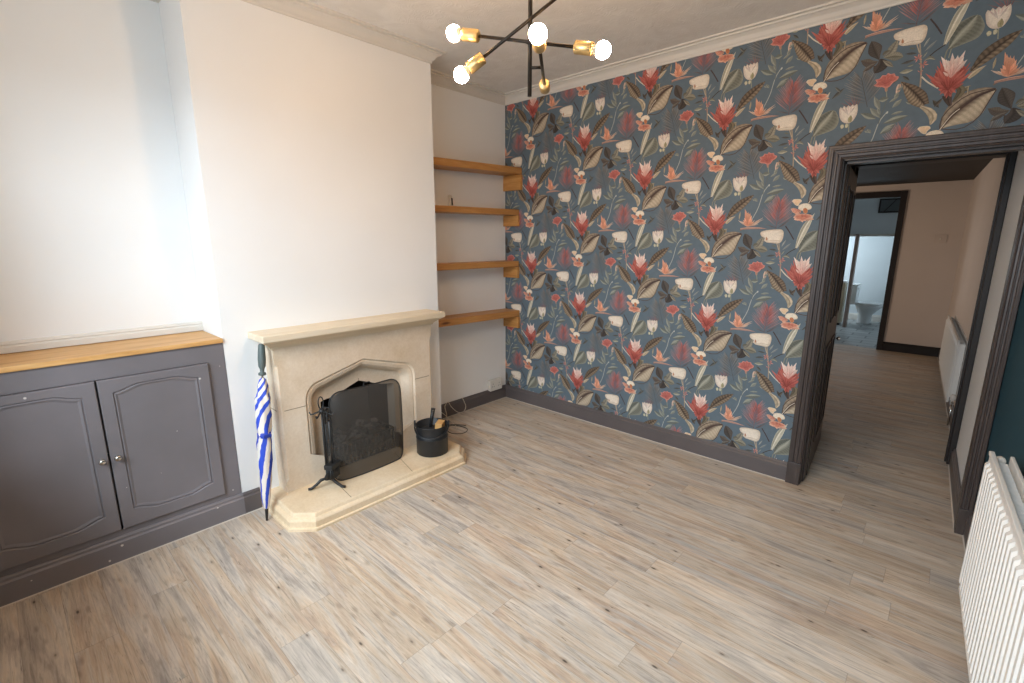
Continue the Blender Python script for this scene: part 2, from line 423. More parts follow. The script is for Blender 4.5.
# ---- wallpaper print: flat motif outlines repeated on a half-drop lattice, one mesh on the back wall
PAT = [('F',(-325,-79),[(-431,-36)],6.1,'7a7672','93918d'),('F',(-325,-79),[(-259,13)],6.1,'7a7672','93918d'),('F',(-328,-70),[(-436,-22)],6.1,'5a5653','93918d'),('F',(-328,-70),[(-265,24)],6.1,'5a5653','93918d'),('F',(-330,-61),[(-438,-9)],6.1,'7a7672','93918d'),('F',(-330,-61),[(-266,42)],6.1,'7a7672','93918d'),('F',(-333,-52),[(-434,0)],6.1,'5a5653','93918d'),('F',(-333,-52),[(-272,52)],6.1,'5a5653','93918d'),('F',(-336,-43),[(-426,7)],6.1,'7a7672','93918d'),('F',(-336,-43),[(-284,52)],6.1,'7a7672','93918d'),('F',(-338,-34),[(-436,24)],6.1,'5a5653','93918d'),('F',(-338,-34),[(-292,56)],6.1,'5a5653','93918d'),('F',(-341,-25),[(-447,42)],6.1,'7a7672','93918d'),('F',(-341,-25),[(-296,69)],6.1,'7a7672','93918d'),('F',(-344,-16),[(-446,53)],6.1,'5a5653','93918d'),('F',(-344,-16),[(-295,95)],6.1,'5a5653','93918d'),('F',(-346,-7),[(-428,52)],6.1,'7a7672','93918d'),('F',(-346,-7),[(-303,99)],6.1,'7a7672','93918d'),('F',(-349,1),[(-439,71)],6.1,'5a5653','93918d'),('F',(-349,1),[(-313,98)],6.1,'5a5653','93918d'),('F',(-352,10),[(-417,64)],6.1,'7a7672','93918d'),('F',(-352,10),[(-322,97)],6.1,'7a7672','93918d'),('F',(-354,19),[(-426,82)],6.1,'5a5653','93918d'),('F',(-354,19),[(-331,97)],6.1,'5a5653','93918d'),('F',(-357,28),[(-414,81)],6.1,'7a7672','93918d'),('F',(-357,28),[(-337,102)],6.1,'7a7672','93918d'),('F',(-360,37),[(-411,87)],6.1,'5a5653','93918d'),('F',(-360,37),[(-341,115)],6.1,'5a5653','93918d'),('F',(-362,46),[(-409,94)],6.1,'7a7672','93918d'),('F',(-362,46),[(-349,110)],6.1,'7a7672','93918d'),('F',(-365,55),[(-409,103)],6.1,'5a5653','93918d'),('F',(-365,55),[(-353,121)],6.1,'5a5653','93918d'),('S',[(-320,-97),(-343,-20),(-366,58)],3.0,'5a5653'),('F',(-374,-101),[(-456,-49),(-438,-34),(-418,-39),(-404,-26),(-388,-31),(-372,-37),(-356,-44),(-461,-82)],4.6,'8b5a58','8a6b70'),('F',(-160,-395),[(-247,-315)],6.8,'946a6d','b08c8c'),('F',(-160,-395),[(-60,-323)],6.8,'946a6d','b08c8c'),('F',(-159,-386),[(-256,-291)],6.8,'7a5c5f','b08c8c'),('F',(-159,-386),[(-74,-321)],6.8,'7a5c5f','b08c8c'),('F',(-159,-377),[(-249,-283)],6.8,'946a6d','b08c8c'),('F',(-159,-377),[(-64,-301)],6.8,'946a6d','b08c8c'),('F',(-158,-368),[(-243,-275)],6.8,'7a5c5f','b08c8c'),('F',(-158,-368),[(-81,-302)],6.8,'7a5c5f','b08c8c'),('F',(-158,-359),[(-225,-281)],6.8,'946a6d','b08c8c'),('F',(-158,-359),[(-76,-285)],6.8,'946a6d','b08c8c'),('F',(-157,-350),[(-237,-251)],6.8,'7a5c5f','b08c8c'),('F',(-157,-350),[(-82,-278)],6.8,'7a5c5f','b08c8c'),('F',(-157,-341),[(-227,-249)],6.8,'946a6d','b08c8c'),('F',(-157,-341),[(-83,-267)],6.8,'946a6d','b08c8c'),('F',(-156,-332),[(-229,-231)],6.8,'7a5c5f','b08c8c'),('F',(-156,-332),[(-73,-244)],6.8,'7a5c5f','b08c8c'),('F',(-156,-323),[(-215,-236)],6.8,'946a6d','b08c8c'),('F',(-156,-323),[(-76,-234)],6.8,'946a6d','b08c8c'),('F',(-155,-314),[(-204,-238)],6.8,'7a5c5f','b08c8c'),('F',(-155,-314),[(-85,-231)],6.8,'7a5c5f','b08c8c'),('F',(-155,-305),[(-212,-210)],6.8,'946a6d','b08c8c'),('F',(-155,-305),[(-101,-238)],6.8,'946a6d','b08c8c'),('F',(-154,-296),[(-204,-209)],6.8,'7a5c5f','b08c8c'),('F',(-154,-296),[(-99,-223)],6.8,'7a5c5f','b08c8c'),('F',(-154,-287),[(-201,-199)],6.8,'946a6d','b08c8c'),('F',(-154,-287),[(-109,-225)],6.8,'946a6d','b08c8c'),('F',(-153,-279),[(-190,-204)],6.8,'7a5c5f','b08c8c'),('F',(-153,-279),[(-104,-206)],6.8,'7a5c5f','b08c8c'),('F',(-153,-270),[(-186,-199)],6.8,'946a6d','b08c8c'),('F',(-153,-270),[(-116,-212)],6.8,'946a6d','b08c8c'),('F',(-152,-261),[(-176,-206)],6.8,'7a5c5f','b08c8c'),('F',(-152,-261),[(-114,-197)],6.8,'7a5c5f','b08c8c'),('F',(-152,-252),[(-175,-196)],6.8,'946a6d','b08c8c'),('F',(-152,-252),[(-119,-193)],6.8,'946a6d','b08c8c'),('S',[(-161,-415),(-156,-331),(-152,-249)],3.0,'7a5c5f'),('F',(-158,-367),[(-202,-313)],6.8,'ad5c57','c4716a'),('F',(-158,-367),[(-107,-318)],6.8,'ad5c57','c4716a'),('F',(-158,-356),[(-202,-296)],6.8,'9c5250','c4716a'),('F',(-158,-356),[(-115,-312)],6.8,'9c5250','c4716a'),('F',(-157,-346),[(-192,-296)],6.8,'ad5c57','c4716a'),('F',(-157,-346),[(-113,-296)],6.8,'ad5c57','c4716a'),('F',(-156,-335),[(-192,-280)],6.8,'9c5250','c4716a'),('F',(-156,-335),[(-108,-278)],6.8,'9c5250','c4716a'),('F',(-156,-325),[(-193,-262)],6.8,'ad5c57','c4716a'),('F',(-156,-325),[(-113,-271)],6.8,'ad5c57','c4716a'),('F',(-155,-314),[(-188,-255)],6.8,'9c5250','c4716a'),('F',(-155,-314),[(-115,-260)],6.8,'9c5250','c4716a'),('F',(-155,-304),[(-180,-254)],6.8,'ad5c57','c4716a'),('F',(-155,-304),[(-121,-255)],6.8,'ad5c57','c4716a'),('F',(-154,-293),[(-177,-245)],6.8,'9c5250','c4716a'),('F',(-154,-293),[(-120,-240)],6.8,'9c5250','c4716a'),('F',(-153,-283),[(-172,-240)],6.8,'ad5c57','c4716a'),('F',(-153,-283),[(-124,-234)],6.8,'ad5c57','c4716a'),('F',(-153,-272),[(-168,-233)],6.8,'9c5250','c4716a'),('F',(-153,-272),[(-129,-229)],6.8,'9c5250','c4716a'),('F',(-152,-262),[(-166,-224)],6.8,'ad5c57','c4716a'),('F',(-152,-262),[(-134,-226)],6.8,'ad5c57','c4716a'),('F',(-152,-251),[(-164,-213)],6.8,'9c5250','c4716a'),('F',(-152,-251),[(-139,-224)],6.8,'9c5250','c4716a'),('S',[(-159,-383),(-155,-316),(-152,-249)],3.0,'9c5250'),('F',(-151,-406),[(-67,-340),(-82,-358),(-97,-379),(-234,-380),(-211,-390)],6.1,'5c5556','7d7478'),('L',[(-295,133),(-322,182),(-344,239)],[0,27,0],[0,35,0],'4f4742','5f574f','423a36',1),('L',[(-292,140),(-286,110),(-311,71)],[8,33,0],[8,32,0],'473f3b','554c46','3b3431',1),('L',[(-299,129),(-335,128),(-381,151)],[0,21,0],[0,20,0],'5b534c','6c6257','5d4f44',1),('L',[(-302,125),(-333,109),(-365,89)],[0,11,0],[0,12,0],'5b534c','777066','5d4f44',1),('L',[(-282,144),(-252,163),(-226,223)],[0,23,0],[0,21,0],'8f8b7b','a39c88','69665c',1),('L',[(-278,141),(-235,137),(-193,127)],[0,23,0],[0,20,0],'98927f','827f70','62604f',1),('L',[(-281,129),(-253,107),(-229,85)],[0,11,0],[0,11,0],'857f6e','9c9582','5f5a50',0),('L',[(-286,152),(-273,167),(-252,171)],[0,9,0],[0,9,0],'6b6a5d','7d7b6c','5d4f44',0),('L',[(-439,24),(-468,-1),(-498,-27)],[0,10,0],[0,10,0],'6b6c65','4c4d49','4c4d49',0),('L',[(-453,-1),(-470,19),(-488,38)],[0,7,0],[0,7,0],'7d7f76','565751','565751',0),('L',[(-162,-27),(-142,-48),(-123,-70)],[0,8,0],[0,8,0],'63645d','4a4b46','4a4b46',0),('L',[(-151,4),(-168,18),(-185,33)],[0,7,0],[0,7,0],'6b6d66','4b4c46','4b4c46',0),('L',[(-44,-110),(-28,-131),(-13,-153)],[0,9,0],[0,9,0],'5e5950','47423c','47423c',0),('L',[(44,-75),(69,-82),(93,-90)],[0,11,0],[0,11,0],'8b8169','6a6250','6a6250',0),('L',[(49,-89),(73,-78),(97,-68)],[0,8,0],[0,8,0],'a39a82','7b735e','7b735e',0),('L',[(-4,-107),(-19,-127),(-33,-147)],[0,8,0],[0,8,0],'6a6054','4a423a','4a423a',0),('L',[(-125,-116),(-140,-107),(-154,-98)],[0,7,0],[0,7,0],'9aa093','6d7166','6d7166',0),('L',[(-526,21),(-545,4),(-564,-13)],[0,8,0],[0,8,0],'4b4c46','5c5f5a','5c5f5a',0),('L',[(-196,33),(-208,17),(-221,1)],[0,6,0],[0,6,0],'6d7166','4b4c46','4b4c46',0),('L',[(-77,-82),(-84,-98),(-91,-113)],[0,7,0],[0,7,0],'5f6059','484944','484944',0),('S',[(-24,75),(-19,115),(-5,137)],6.1,'8f9080'),('S',[(-9,79),(-3,126)],4.6,'9c9c8c'),('L',[(-18,119),(16,173),(49,215),(72,252)],[0,46,35,0],[11,67,64,0],'666960','77796c','b0b09f',1),('L',[(-33,143),(-19,204),(7,282),(45,356)],[5,14,17,0],[5,17,20,0],'a39f8b','c1bca6','efe9d6',0),('S',[(-106,282),(-79,244),(-51,199)],6.8,'4e413f'),('S',[(-93,97),(-63,125),(-29,146)],5.3,'4a443f'),('L',[(-116,153),(-105,175),(-94,197)],[0,5,0],[0,5,0],'a8aca3','8c9290','8c9290',0),('L',[(-110,132),(-86,154),(-63,177)],[0,6,0],[0,6,0],'9aa09a','7b8284','7b8284',0),('L',[(-114,102),(-105,116),(-96,130)],[0,4,0],[0,4,0],'6d7166','9aa093','9aa093',0),('L',[(-137,131),(-163,135),(-189,139)],[0,6,0],[0,6,0],'5c5f5c','4d4f4d','4d4f4d',0),('L',[(-141,102),(-171,97),(-202,93)],[0,7,0],[0,7,0],'5d625e','51524e','51524e',0),('L',[(-146,153),(-160,159),(-175,164)],[0,5,0],[0,5,0],'6d7166','6d7166','6d7166',0),('L',[(-142,53),(-172,52),(-201,51)],[0,11,0],[0,11,0],'b9b7a0','8c8d7c','8c8d7c',0),('L',[(-142,79),(-157,77),(-172,75)],[0,5,0],[0,5,0],'9aa093','6d7166','6d7166',0),('L',[(-58,81),(-81,98),(-105,89)],[0,8,0],[0,8,0],'a9a894','77786c','77786c',0),('S',[(-133,174),(-123,117),(-109,36),(-103,-39)],6.8,'b09e86'),('S',[(-145,174),(-129,131)],4.6,'c4b59a'),('F',(-131,105),[(-149,120),(-139,87),(-115,117),(-147,101),(-130,128),(-113,95)],6.8,'c06f62','dc9a88'),('F',(-105,69),[(-125,80),(-91,84),(-83,66),(-101,51),(-119,58),(-99,91)],6.8,'bd6c60','dc9a88'),('F',(-113,35),[(-125,46),(-101,43),(-105,21)],5.3,'bd6c60','d79886'),('B',[(-248,235),(-245,248),(-219,257),(-185,261),(-151,263),(-127,261),(-114,249),(-111,226),(-114,201),(-122,183),(-141,174),(-176,178),(-204,181),(-223,194),(-219,208),(-240,220)],'efe2cf','dcc8ae'),('L',[(-205,194),(-207,205),(-208,218)],[4,5,0],[4,5,0],'c58a5e','b87a52','b87a52',0),('S',[(-212,188),(-171,194),(-123,190)],3.0,'d2bb9d'),('L',[(-545,79),(-513,142),(-466,189),(-419,222),(-366,237)],[3,36,47,29,2],[3,5,6,5,2],'a3917a','5a463b','4a372f',1),('L',[(-545,79),(-508,135),(-460,183),(-415,217),(-364,236)],[3,5,6,5,2],[3,73,82,50,2],'4e3d34','c4b398','5b4638',1),('S',[(-545,79),(-509,139),(-463,186),(-417,220),(-365,236)],9.9,'54403a'),('S',[(-545,83),(-499,70),(-448,78),(-406,119),(-386,170),(-362,234)],4.6,'5e4c42'),('S',[(-548,81),(-546,137),(-506,193),(-451,231),(-367,240)],4.6,'5e4c42'),('S',[(-547,77),(-513,138),(-484,167)],3.8,'eadfc9'),('L',[(-470,-342),(-423,-287),(-369,-237),(-310,-193)],[6,30,23,0],[8,26,26,0],'6d5c49','85725b','3f322a',2),('L',[(-472,-372),(-449,-348),(-414,-324)],[6,11,0],[6,11,0],'d2c3a4','b9aa8e','a59676',0),('L',[(-389,-350),(-387,-323),(-385,-296)],[0,5,0],[0,5,0],'b9a98a','a99a7a','a99a7a',0),('S',[(-465,-447),(-466,-409)],3.8,'b9a98a'),('L',[(-187,4),(-143,-37),(-104,-84),(-72,-127)],[3,23,32,15],[3,33,40,18],'75634f','94826a','3d3029',2),('L',[(-192,-5),(-193,-28),(-197,-59)],[6,11,4],[6,11,4],'c7a58e','d9bfa9','ad8672',0),('L',[(-89,-132),(-52,-159),(-29,-195),(-36,-231)],[3,14,15,2],[8,17,17,2],'cfc0a4','b7a88c','8e8068',1),('S',[(-247,-15),(-237,-73)],4.6,'9aa08c'),('L',[(-244,-31),(-247,-15),(-248,0)],[5,7,3],[5,7,3],'c28e74','a98872','b17960',0),('B',[(-305,9),(-292,21),(-301,37),(-282,39),(-273,54),(-256,50),(-249,61),(-237,52),(-221,53),(-214,39),(-199,32),(-205,17),(-222,7),(-231,-8),(-248,-15),(-267,-5),(-286,-2)],'bb5a4d','e39181'),('F',(-249,8),[(-289,29),(-272,41),(-254,46),(-236,43),(-217,32),(-272,11),(-223,16)],6.8,'a9463c','d77a6b'),('L',[(-270,-166),(-309,-146),(-349,-124)],[0,15,0],[0,15,0],'9aa093','6c726b','6c726b',0),('L',[(-254,-164),(-282,-132),(-309,-101)],[0,13,0],[0,13,0],'9aa093','7f857d','7f857d',0),('L',[(-259,-126),(-278,-86),(-296,-45)],[0,13,0],[0,13,0],'9aa093','7f857d','7f857d',0),('L',[(-228,-68),(-252,-70),(-275,-71)],[0,14,0],[0,14,0],'9aa093','6c726b','6c726b',0),('L',[(-209,-121),(-189,-101),(-170,-82)],[0,12,0],[0,12,0],'9aa093','7f857d','7f857d',0),('L',[(-209,-154),(-182,-149),(-155,-145)],[0,7,0],[0,7,0],'9aa093','7f857d','7f857d',0),('L',[(-239,-195),(-185,-182),(-133,-170)],[0,17,0],[0,17,0],'9aa093','6c726b','6c726b',0),('L',[(-247,-250),(-214,-226),(-182,-203)],[0,18,0],[0,18,0],'9aa093','6c726b','6c726b',0),('L',[(-199,-36),(-186,-28),(-173,-20)],[0,8,0],[0,8,0],'9aa093','7f857d','7f857d',0),('L',[(-206,-75),(-197,-59),(-188,-43)],[0,10,0],[0,10,0],'9aa093','7f857d','7f857d',0),('L',[(-255,-148),(-265,-129),(-275,-110)],[0,7,0],[0,7,0],'9aa093','7f857d','7f857d',0),('L',[(-233,-237),(-212,-227),(-192,-217)],[0,9,0],[0,9,0],'9aa093','7f857d','7f857d',0),('L',[(-285,-238),(-296,-226),(-306,-214)],[0,9,0],[0,9,0],'9aa093','7f857d','7f857d',0),('L',[(-297,-231),(-308,-226),(-318,-221)],[0,6,0],[0,6,0],'9aa093','7f857d','7f857d',0),('L',[(-226,-91),(-206,-79),(-186,-66)],[0,7,0],[0,7,0],'9aa093','7f857d','7f857d',0),('S',[(-308,-349),(-277,-277),(-257,-187),(-227,-137)],4.6,'b9bfb8'),('S',[(-237,-77),(-245,-124),(-259,-196)],3.0,'6f776f'),('B',[(-232,-146),(-229,-135),(-222,-136),(-225,-147)],'c9ccc4','b0b5ae'),('S',[(-397,-162),(-392,-216)],4.6,'a1a38e'),('B',[(-437,-179),(-431,-171),(-420,-175),(-418,-189),(-430,-195)],'cfc9a8','a9a788'),('B',[(-413,-174),(-405,-169),(-397,-179),(-402,-193),(-412,-190)],'cfc9a8','a9a788'),('B',[(-452,-93),(-447,-77),(-436,-84),(-431,-72),(-419,-83),(-410,-72),(-400,-82),(-390,-71),(-382,-81),(-370,-72),(-364,-92),(-363,-120),(-370,-144),(-383,-164),(-406,-169),(-429,-157),(-444,-133)],'efe3d2','d9c7b4'),('F',(-404,-127),[(-442,-80),(-426,-76),(-409,-75),(-392,-74),(-374,-77)],9.1,'f1e8da','cf9f98'),('L',[(-392,-165),(-393,-146),(-391,-126)],[6,11,0],[6,11,0],'b3a880','a2986f','8f8560',0),('S',[(-377,257),(-353,273)],6.8,'8a7468'),('L',[(-375,268),(-320,274),(-263,272),(-209,267)],[5,6,5,0],[5,8,5,0],'d0a08a','b68a7a','8d655a',0),('F',(-327,284),[(-397,326),(-387,316),(-374,319),(-238,339),(-236,327),(-259,309),(-265,298),(-289,325)],8.4,'c99a80','dcc6b0'),('B',[(-351,292),(-351,326),(-351,364),(-344,371),(-332,363),(-320,359),(-310,329),(-308,303),(-318,286),(-336,284)],'dd8a62','e9a886'),('F',(-330,287),[(-358,398),(-357,341),(-349,386),(-336,378),(-323,374),(-312,354),(-304,329),(-363,327),(-294,314)],18.2,'df875f','efb08c'),('F',(-21,331),[(-69,333),(-64,320),(-44,315),(-14,303),(4,311),(24,323),(38,340),(46,319),(8,351),(-70,375)],25.8,'d58a6c','e8b99c'),('B',[(-67,340),(-52,350),(-30,354),(-4,353),(24,347),(35,337),(18,325),(-3,316),(-18,309),(-32,321),(-52,322)],'d27d60','e6b397'),('B',[(-88,386),(-72,391),(-49,381),(-37,367),(-46,355),(-69,361),(-80,372)],'d6896c','e7b99a'),('F',(-45,381),[(-84,379),(-70,368),(-49,360),(-30,360)],15.2,'c9775f','e0a78b'),('B',[(-86,432),(-78,442),(-59,443),(-39,440),(-32,428),(-43,417),(-48,402),(-64,407),(-75,419)],'e9c9a0','efdfc6'),('B',[(-47,385),(-46,402),(-33,412),(-17,415),(-2,415),(14,408),(25,393),(21,380),(6,376),(-6,369),(-32,375)],'f3e6cf','ecd9bd'),('B',[(-20,384),(-8,389),(4,379),(6,362),(-4,353),(-17,363)],'c4713a','dca36a'),('F',(-10,338),[(-30,353),(5,351),(-34,335),(14,334)],10.6,'b75b44','d08a6c'),('L',[(11,-95),(18,-121),(30,-151)],[18,14,6],[21,15,6],'5d4a43','4c3f39','3d322e',0),('L',[(42,-60),(61,-88),(38,-134)],[8,18,5],[8,15,5],'7a7058','665c49','544a3b',0),('S',[(-104,12),(-73,-22),(-30,-57)],6.1,'e4dcc8'),('B',[(-51,16),(-34,38),(-9,50),(17,51),(43,45),(62,20),(66,-16),(53,-45),(41,-75),(21,-98),(-3,-89),(-26,-57),(-47,-21)],'9c3328','b04538'),('F',(13,-77),[(-82,13),(-69,-13),(-91,25),(-53,38),(-50,54),(-41,75),(-29,53),(78,42),(73,8),(71,-26),(82,21),(48,56),(31,69),(-29,-64),(-39,-28),(90,-7),(67,-52)],19.8,'a23a2f','c96452'),('F',(9,-55),[(-57,8),(-39,31),(-20,39),(-1,39),(19,37),(38,30),(59,13),(68,-8),(-47,-21),(2,-103),(28,-109),(-19,-90),(43,-93)],18.2,'ad4235','d2705d'),('B',[(-17,39),(-7,61),(9,69),(31,66),(52,52),(51,27),(38,8),(16,0),(-4,10)],'eed2c2','e0a896'),('F',(17,-3),[(-39,93),(-25,53),(-8,68),(3,99),(18,69),(30,76),(51,100),(50,70),(64,56),(26,84),(-18,75)],22.8,'e2a898','f6e8dc'),('F',(15,-18),[(-8,39),(10,54),(30,51),(47,41),(-21,17)],13.7,'dc9384','f5dccf'),('F',(12,-77),[(-35,-6),(-16,2),(3,0),(26,-3),(46,-13),(-24,-49),(9,-114),(25,-109)],12.2,'8a2c23','cb5d4c')]
def wallpaper():
    bm = bmesh.new(); cl = bm.verts.layers.float_color.new('print')
    def C(h, k=1.0):
        c = srgb(h); return (min(1, c[0] * k), min(1, c[1] * k), min(1, c[2] * k), 1)
    def lerp(a, b, t): return tuple(a[i] * (1 - t) + b[i] * t for i in range(3)) + (1,)
    tile = []   # (verts [(x,z,color)], faces)
    rnd = random.Random(3)
    def smooth(P, n):
        """Catmull-Rom through the given points"""
        out = []; m = len(P) - 1
        for i in range(n + 1):
            t = i / n * m; k = min(int(t), m - 1); f = t - k
            p0 = P[max(k - 1, 0)]; p1 = P[k]; p2 = P[k + 1]; p3 = P[min(k + 2, m)]
            q = []
            for a, b, c, d in zip(p0, p1, p2, p3):
                q.append(0.5 * ((2 * b) + (-a + c) * f + (2 * a - 5 * b + 4 * c - d) * f * f + (-a + 3 * b - 3 * c + d) * f ** 3))
            out.append(tuple(q))
        return out
    for mo in PAT:
        k = mo[0]; V = []; F = []
        if k == 'L':
            _, pts, wl, wr, c1, c2, c3, st = mo
            big = max(wl + wr) > 18; n = 22 if st and big else (12 if big else 7)
            mid = smooth(pts, n); wl_ = smooth([(w,) for w in wl], n); wr_ = smooth([(w,) for w in wr], n)
            cols = 7
            for i in range(n + 1):
                a = mid[max(i - 1, 0)]; b = mid[min(i + 1, n)]; dx, dz = b[0] - a[0], b[1] - a[1]; l = math.hypot(dx, dz) or 1
                nx, nz = -dz / l, dx / l; u = dx / l, dz / l
                for j in range(cols):
                    s = (j - 3) / 3.0; w = max(0, wl_[i][0]) if s < 0 else max(0, wr_[i][0])
                    back = abs(s) * w * 0.55 if st else 0     # veins sweep towards the tip
                    back = min(back, 8)
                    # left of travel is +n; widths are listed left first
                    x = mid[i][0] - nx * s * w + u[0] * back; z = mid[i][1] - nz * s * w + u[1] * back
                    base = C(c1) if s < 0 else C(c2)
                    if j == 3: col = C(c3)
                    else:
                        f = (0.84 if i % 2 else 1.10) if st == 1 else ((0.62 if i % 2 else 1.4) if st == 2 else rnd.uniform(0.88, 1.14))
                        col = tuple(min(1, q * f) for q in base[:3]) + (1,)
                        if abs(s) == 1: col = lerp(col, C(c3), 0.45)
                    V.append((x, z, col))
            for i in range(n):
                for j in range(cols - 1): F.append((i * cols + j, i * cols + j + 1, (i + 1) * cols + j + 1, (i + 1) * cols + j))
        elif k == 'F':
            _, (bx, bz), tips, w, c0, c1 = mo
            for tx, tz in tips:
                dx, dz = tx - bx, tz - bz; l = math.hypot(dx, dz) or 1; nx, nz = -dz / l * w / 2, dx / l * w / 2; f = rnd.uniform(0.8, 1.15)
                b = 0; V = []; F = []
                V += [(bx + dx * 0.0, bz + dz * 0.0, C(c0, 0.95 * f)), (bx + dx * 0.55 + nx, bz + dz * 0.55 + nz, C(c0, f)), (tx, tz, C(c1, f)), (bx + dx * 0.55 - nx, bz + dz * 0.55 - nz, C(c0, 0.86 * f)), (bx + dx * 0.6, bz + dz * 0.6, lerp(C(c0, f), C(c1, f), 0.6))]
                F += [(b, b + 1, b + 4), (b + 1, b + 2, b + 4), (b + 2, b + 3, b + 4), (b + 3, b, b + 4)]
                tile.append((V, F))
            continue
        elif k == 'B':
            _, pts, cc, ce = mo
            P = smooth(pts + [pts[0]], len(pts) * 2)[:-1] if len(pts) < 14 or True else pts
            cx = sum(p[0] for p in P) / len(P); cz = sum(p[1] for p in P) / len(P); n = len(P)
            V.append((cx, cz, C(cc)))
            for p in P: V.append((cx + (p[0] - cx) * 0.7, cz + (p[1] - cz) * 0.7, C(cc, rnd.uniform(0.88, 1.06))))
            for p in P: V.append((p[0], p[1], C(ce, rnd.uniform(0.82, 1.0))))
            for i in range(n):
                j = (i + 1) % n; F += [(0, 1 + i, 1 + j), (1 + i, 1 + n + i, 1 + n + j, 1 + j)]
        else:
            _, pts, w, c = mo
            P = smooth(pts, 8)
            for i, p in enumerate(P):
                a = P[max(i - 1, 0)]; b = P[min(i + 1, len(P) - 1)]; dx, dz = b[0] - a[0], b[1] - a[1]; l = math.hypot(dx, dz) or 1
                V += [(p[0] - dz / l * w / 2, p[1] + dx / l * w / 2, C(c, 1.05)), (p[0] + dz / l * w / 2, p[1] - dx / l * w / 2, C(c, 0.75))]
            for i in range(len(P) - 1): F.append((2 * i, 2 * i + 1, 2 * i + 3, 2 * i + 2))
        tile.append((V, F))
    # printed pieces that overlap get hair-thin separate layers, later ones on top
    box = [(min(v[0] for v in V), max(v[0] for v in V), min(v[1] for v in V), max(v[1] for v in V)) for V, F in tile]
    shifts = [(a * 552.5, b * 677 + (338.5 if a % 2 else 0)) for a in (-2, -1, 0, 1, 2) for b in (-2, -1, 0, 1, 2)]
    layer = []
    for i, A in enumerate(box):
        top = 0
        for j in range(i):
            if layer[j] < top: continue
            B = box[j]
            if any(A[0] < B[1] + sx and A[1] > B[0] + sx and A[2] < B[3] + sz and A[3] > B[2] + sz for sx, sz in shifts): top = max(top, layer[j] + 1)
        layer.append(top)
    for ci in range(-1, 7):
        for ri in range(-1, 6):
            ox = 2.535 + (ci - 4) * 0.5525; oz = 1.394 + (ri - 2) * 0.677 + (0.3385 if (ci - 4) % 2 else 0)
            for li, (V, F) in enumerate(tile):
                xs = [ox + v[0] / 1000 for v in V]; zs = [oz + v[1] / 1000 for v in V]
                if max(xs) < 0.0 or min(xs) > 3.54 or max(zs) < 0.06 or min(zs) > 2.86: continue
                if min(xs) > 2.7 and max(xs) < 3.46 and max(zs) < 2.05: continue
                vs = []
                for x, z, v in zip(xs, zs, V):
                    q = bm.verts.new((x, -0.0004 - 0.00003 * layer[li], z)); q[cl] = v[2]; vs.append(q)
                for f in F:
                    try: bm.faces.new([vs[i] for i in f])
                    except ValueError: pass
    bmesh.ops.dissolve_degenerate(bm, dist=1e-6, edges=bm.edges[:])
    def cut(co, no, clear):
        g = bm.verts[:] + bm.edges[:] + bm.faces[:]
        bmesh.ops.bisect_plane(bm, geom=g, plane_co=co, plane_no=no, clear_outer=clear)
    cut((0.001, 0, 0), (-1, 0, 0), True); cut((3.508, 0, 0), (1, 0, 0), True); cut((0, 0, 0.06), (0, 0, -1), True); cut((0, 0, 2.86), (0, 0, 1), True)
    cut((2.665, 0, 0), (1, 0, 0), False); cut((0, 0, 2.07), (0, 0, 1), False)
    bmesh.ops.delete(bm, geom=[f for f in bm.faces if f.calc_center_median().x > 2.665 and f.calc_center_median().z < 2.07], context='FACES')
    me = bpy.data.meshes.new('wall_back_print'); bm.to_mesh(me); bm.free(); me.materials.append(M['pattern'])
    o = bpy.data.objects.new('wall_back_print', me); COL.objects.link(o); o['kind'] = 'structure'
    o.parent = bpy.data.objects['wall_back']
wallpaper()

# ---- cornice
CP = [(0, 2.795), (0.008, 2.795), (0.008, 2.806), (0.018, 2.815), (0.030, 2.834), (0.048, 2.846), (0.060, 2.850), (0.060, 2.860), (0.085, 2.860), (0.085, H), (0, H)]
inner = [(3.50, 0), (0, 0), (0, YB1), (D, YB1), (D, YB0), (0, YB0), (0, -3.76)]
cut_n = 0
for nm, idx in (('trim_1', [0]), ('trim_2', [1, 2]), ('trim_3', [3]), ('trim_4', [4, 5])):
    mb = MB(); mb.sweep(inner, CP, M['trimwhite'], only=idx); struct(mb, nm)
mb = MB(); mb.sweep([(rx(-3.7), -3.7), (rx(0), 0)], CP, M['trimwhite']); struct(mb, 'trim_5')
# ---- skirting boards
SK = [(0, 0.13), (0.007, 0.13), (0.013, 0.122), (0.013, 0.110), (0.020, 0.102), (0.020, 0.0), (0, 0.0)]
BD = [(0.020, 0.0), (0.020, 0.004), (0.026, 0.0005)]
def skirt(name, path, only=None, mat=None, bead=True):
    mb = MB(); mb.sweep(path, SK, mat or M['skirting'], only=only)
    if bead: mb.sweep(path, BD, M['caulk'], only=only)
    struct(mb, name)
sp_ = [(2.612, 0), (0, 0), (0, YB1), (D, YB1), (D, -1.24)]
skirt('baseboard_back', sp_, [0]); skirt('baseboard_alcove', sp_, [1, 2, 3])
skirt('baseboard_left', [(D, -2.535), (D, YB0)])
skirt('baseboard_right', [(rx(-3.7), -3.7), (rx(-0.03), -0.03)])
# ---- dado moulding behind the worktop in the left alcove
mb = MB(); mb.sweep([(0, YB0), (0, -3.76)], [(0, 1.063), (0.016, 1.063), (0.016, 1.09), (0.008, 1.098), (0.012, 1.104), (0.008, 1.115), (0, 1.118)], M['trimwhite']); struct(mb, 'trim_6')

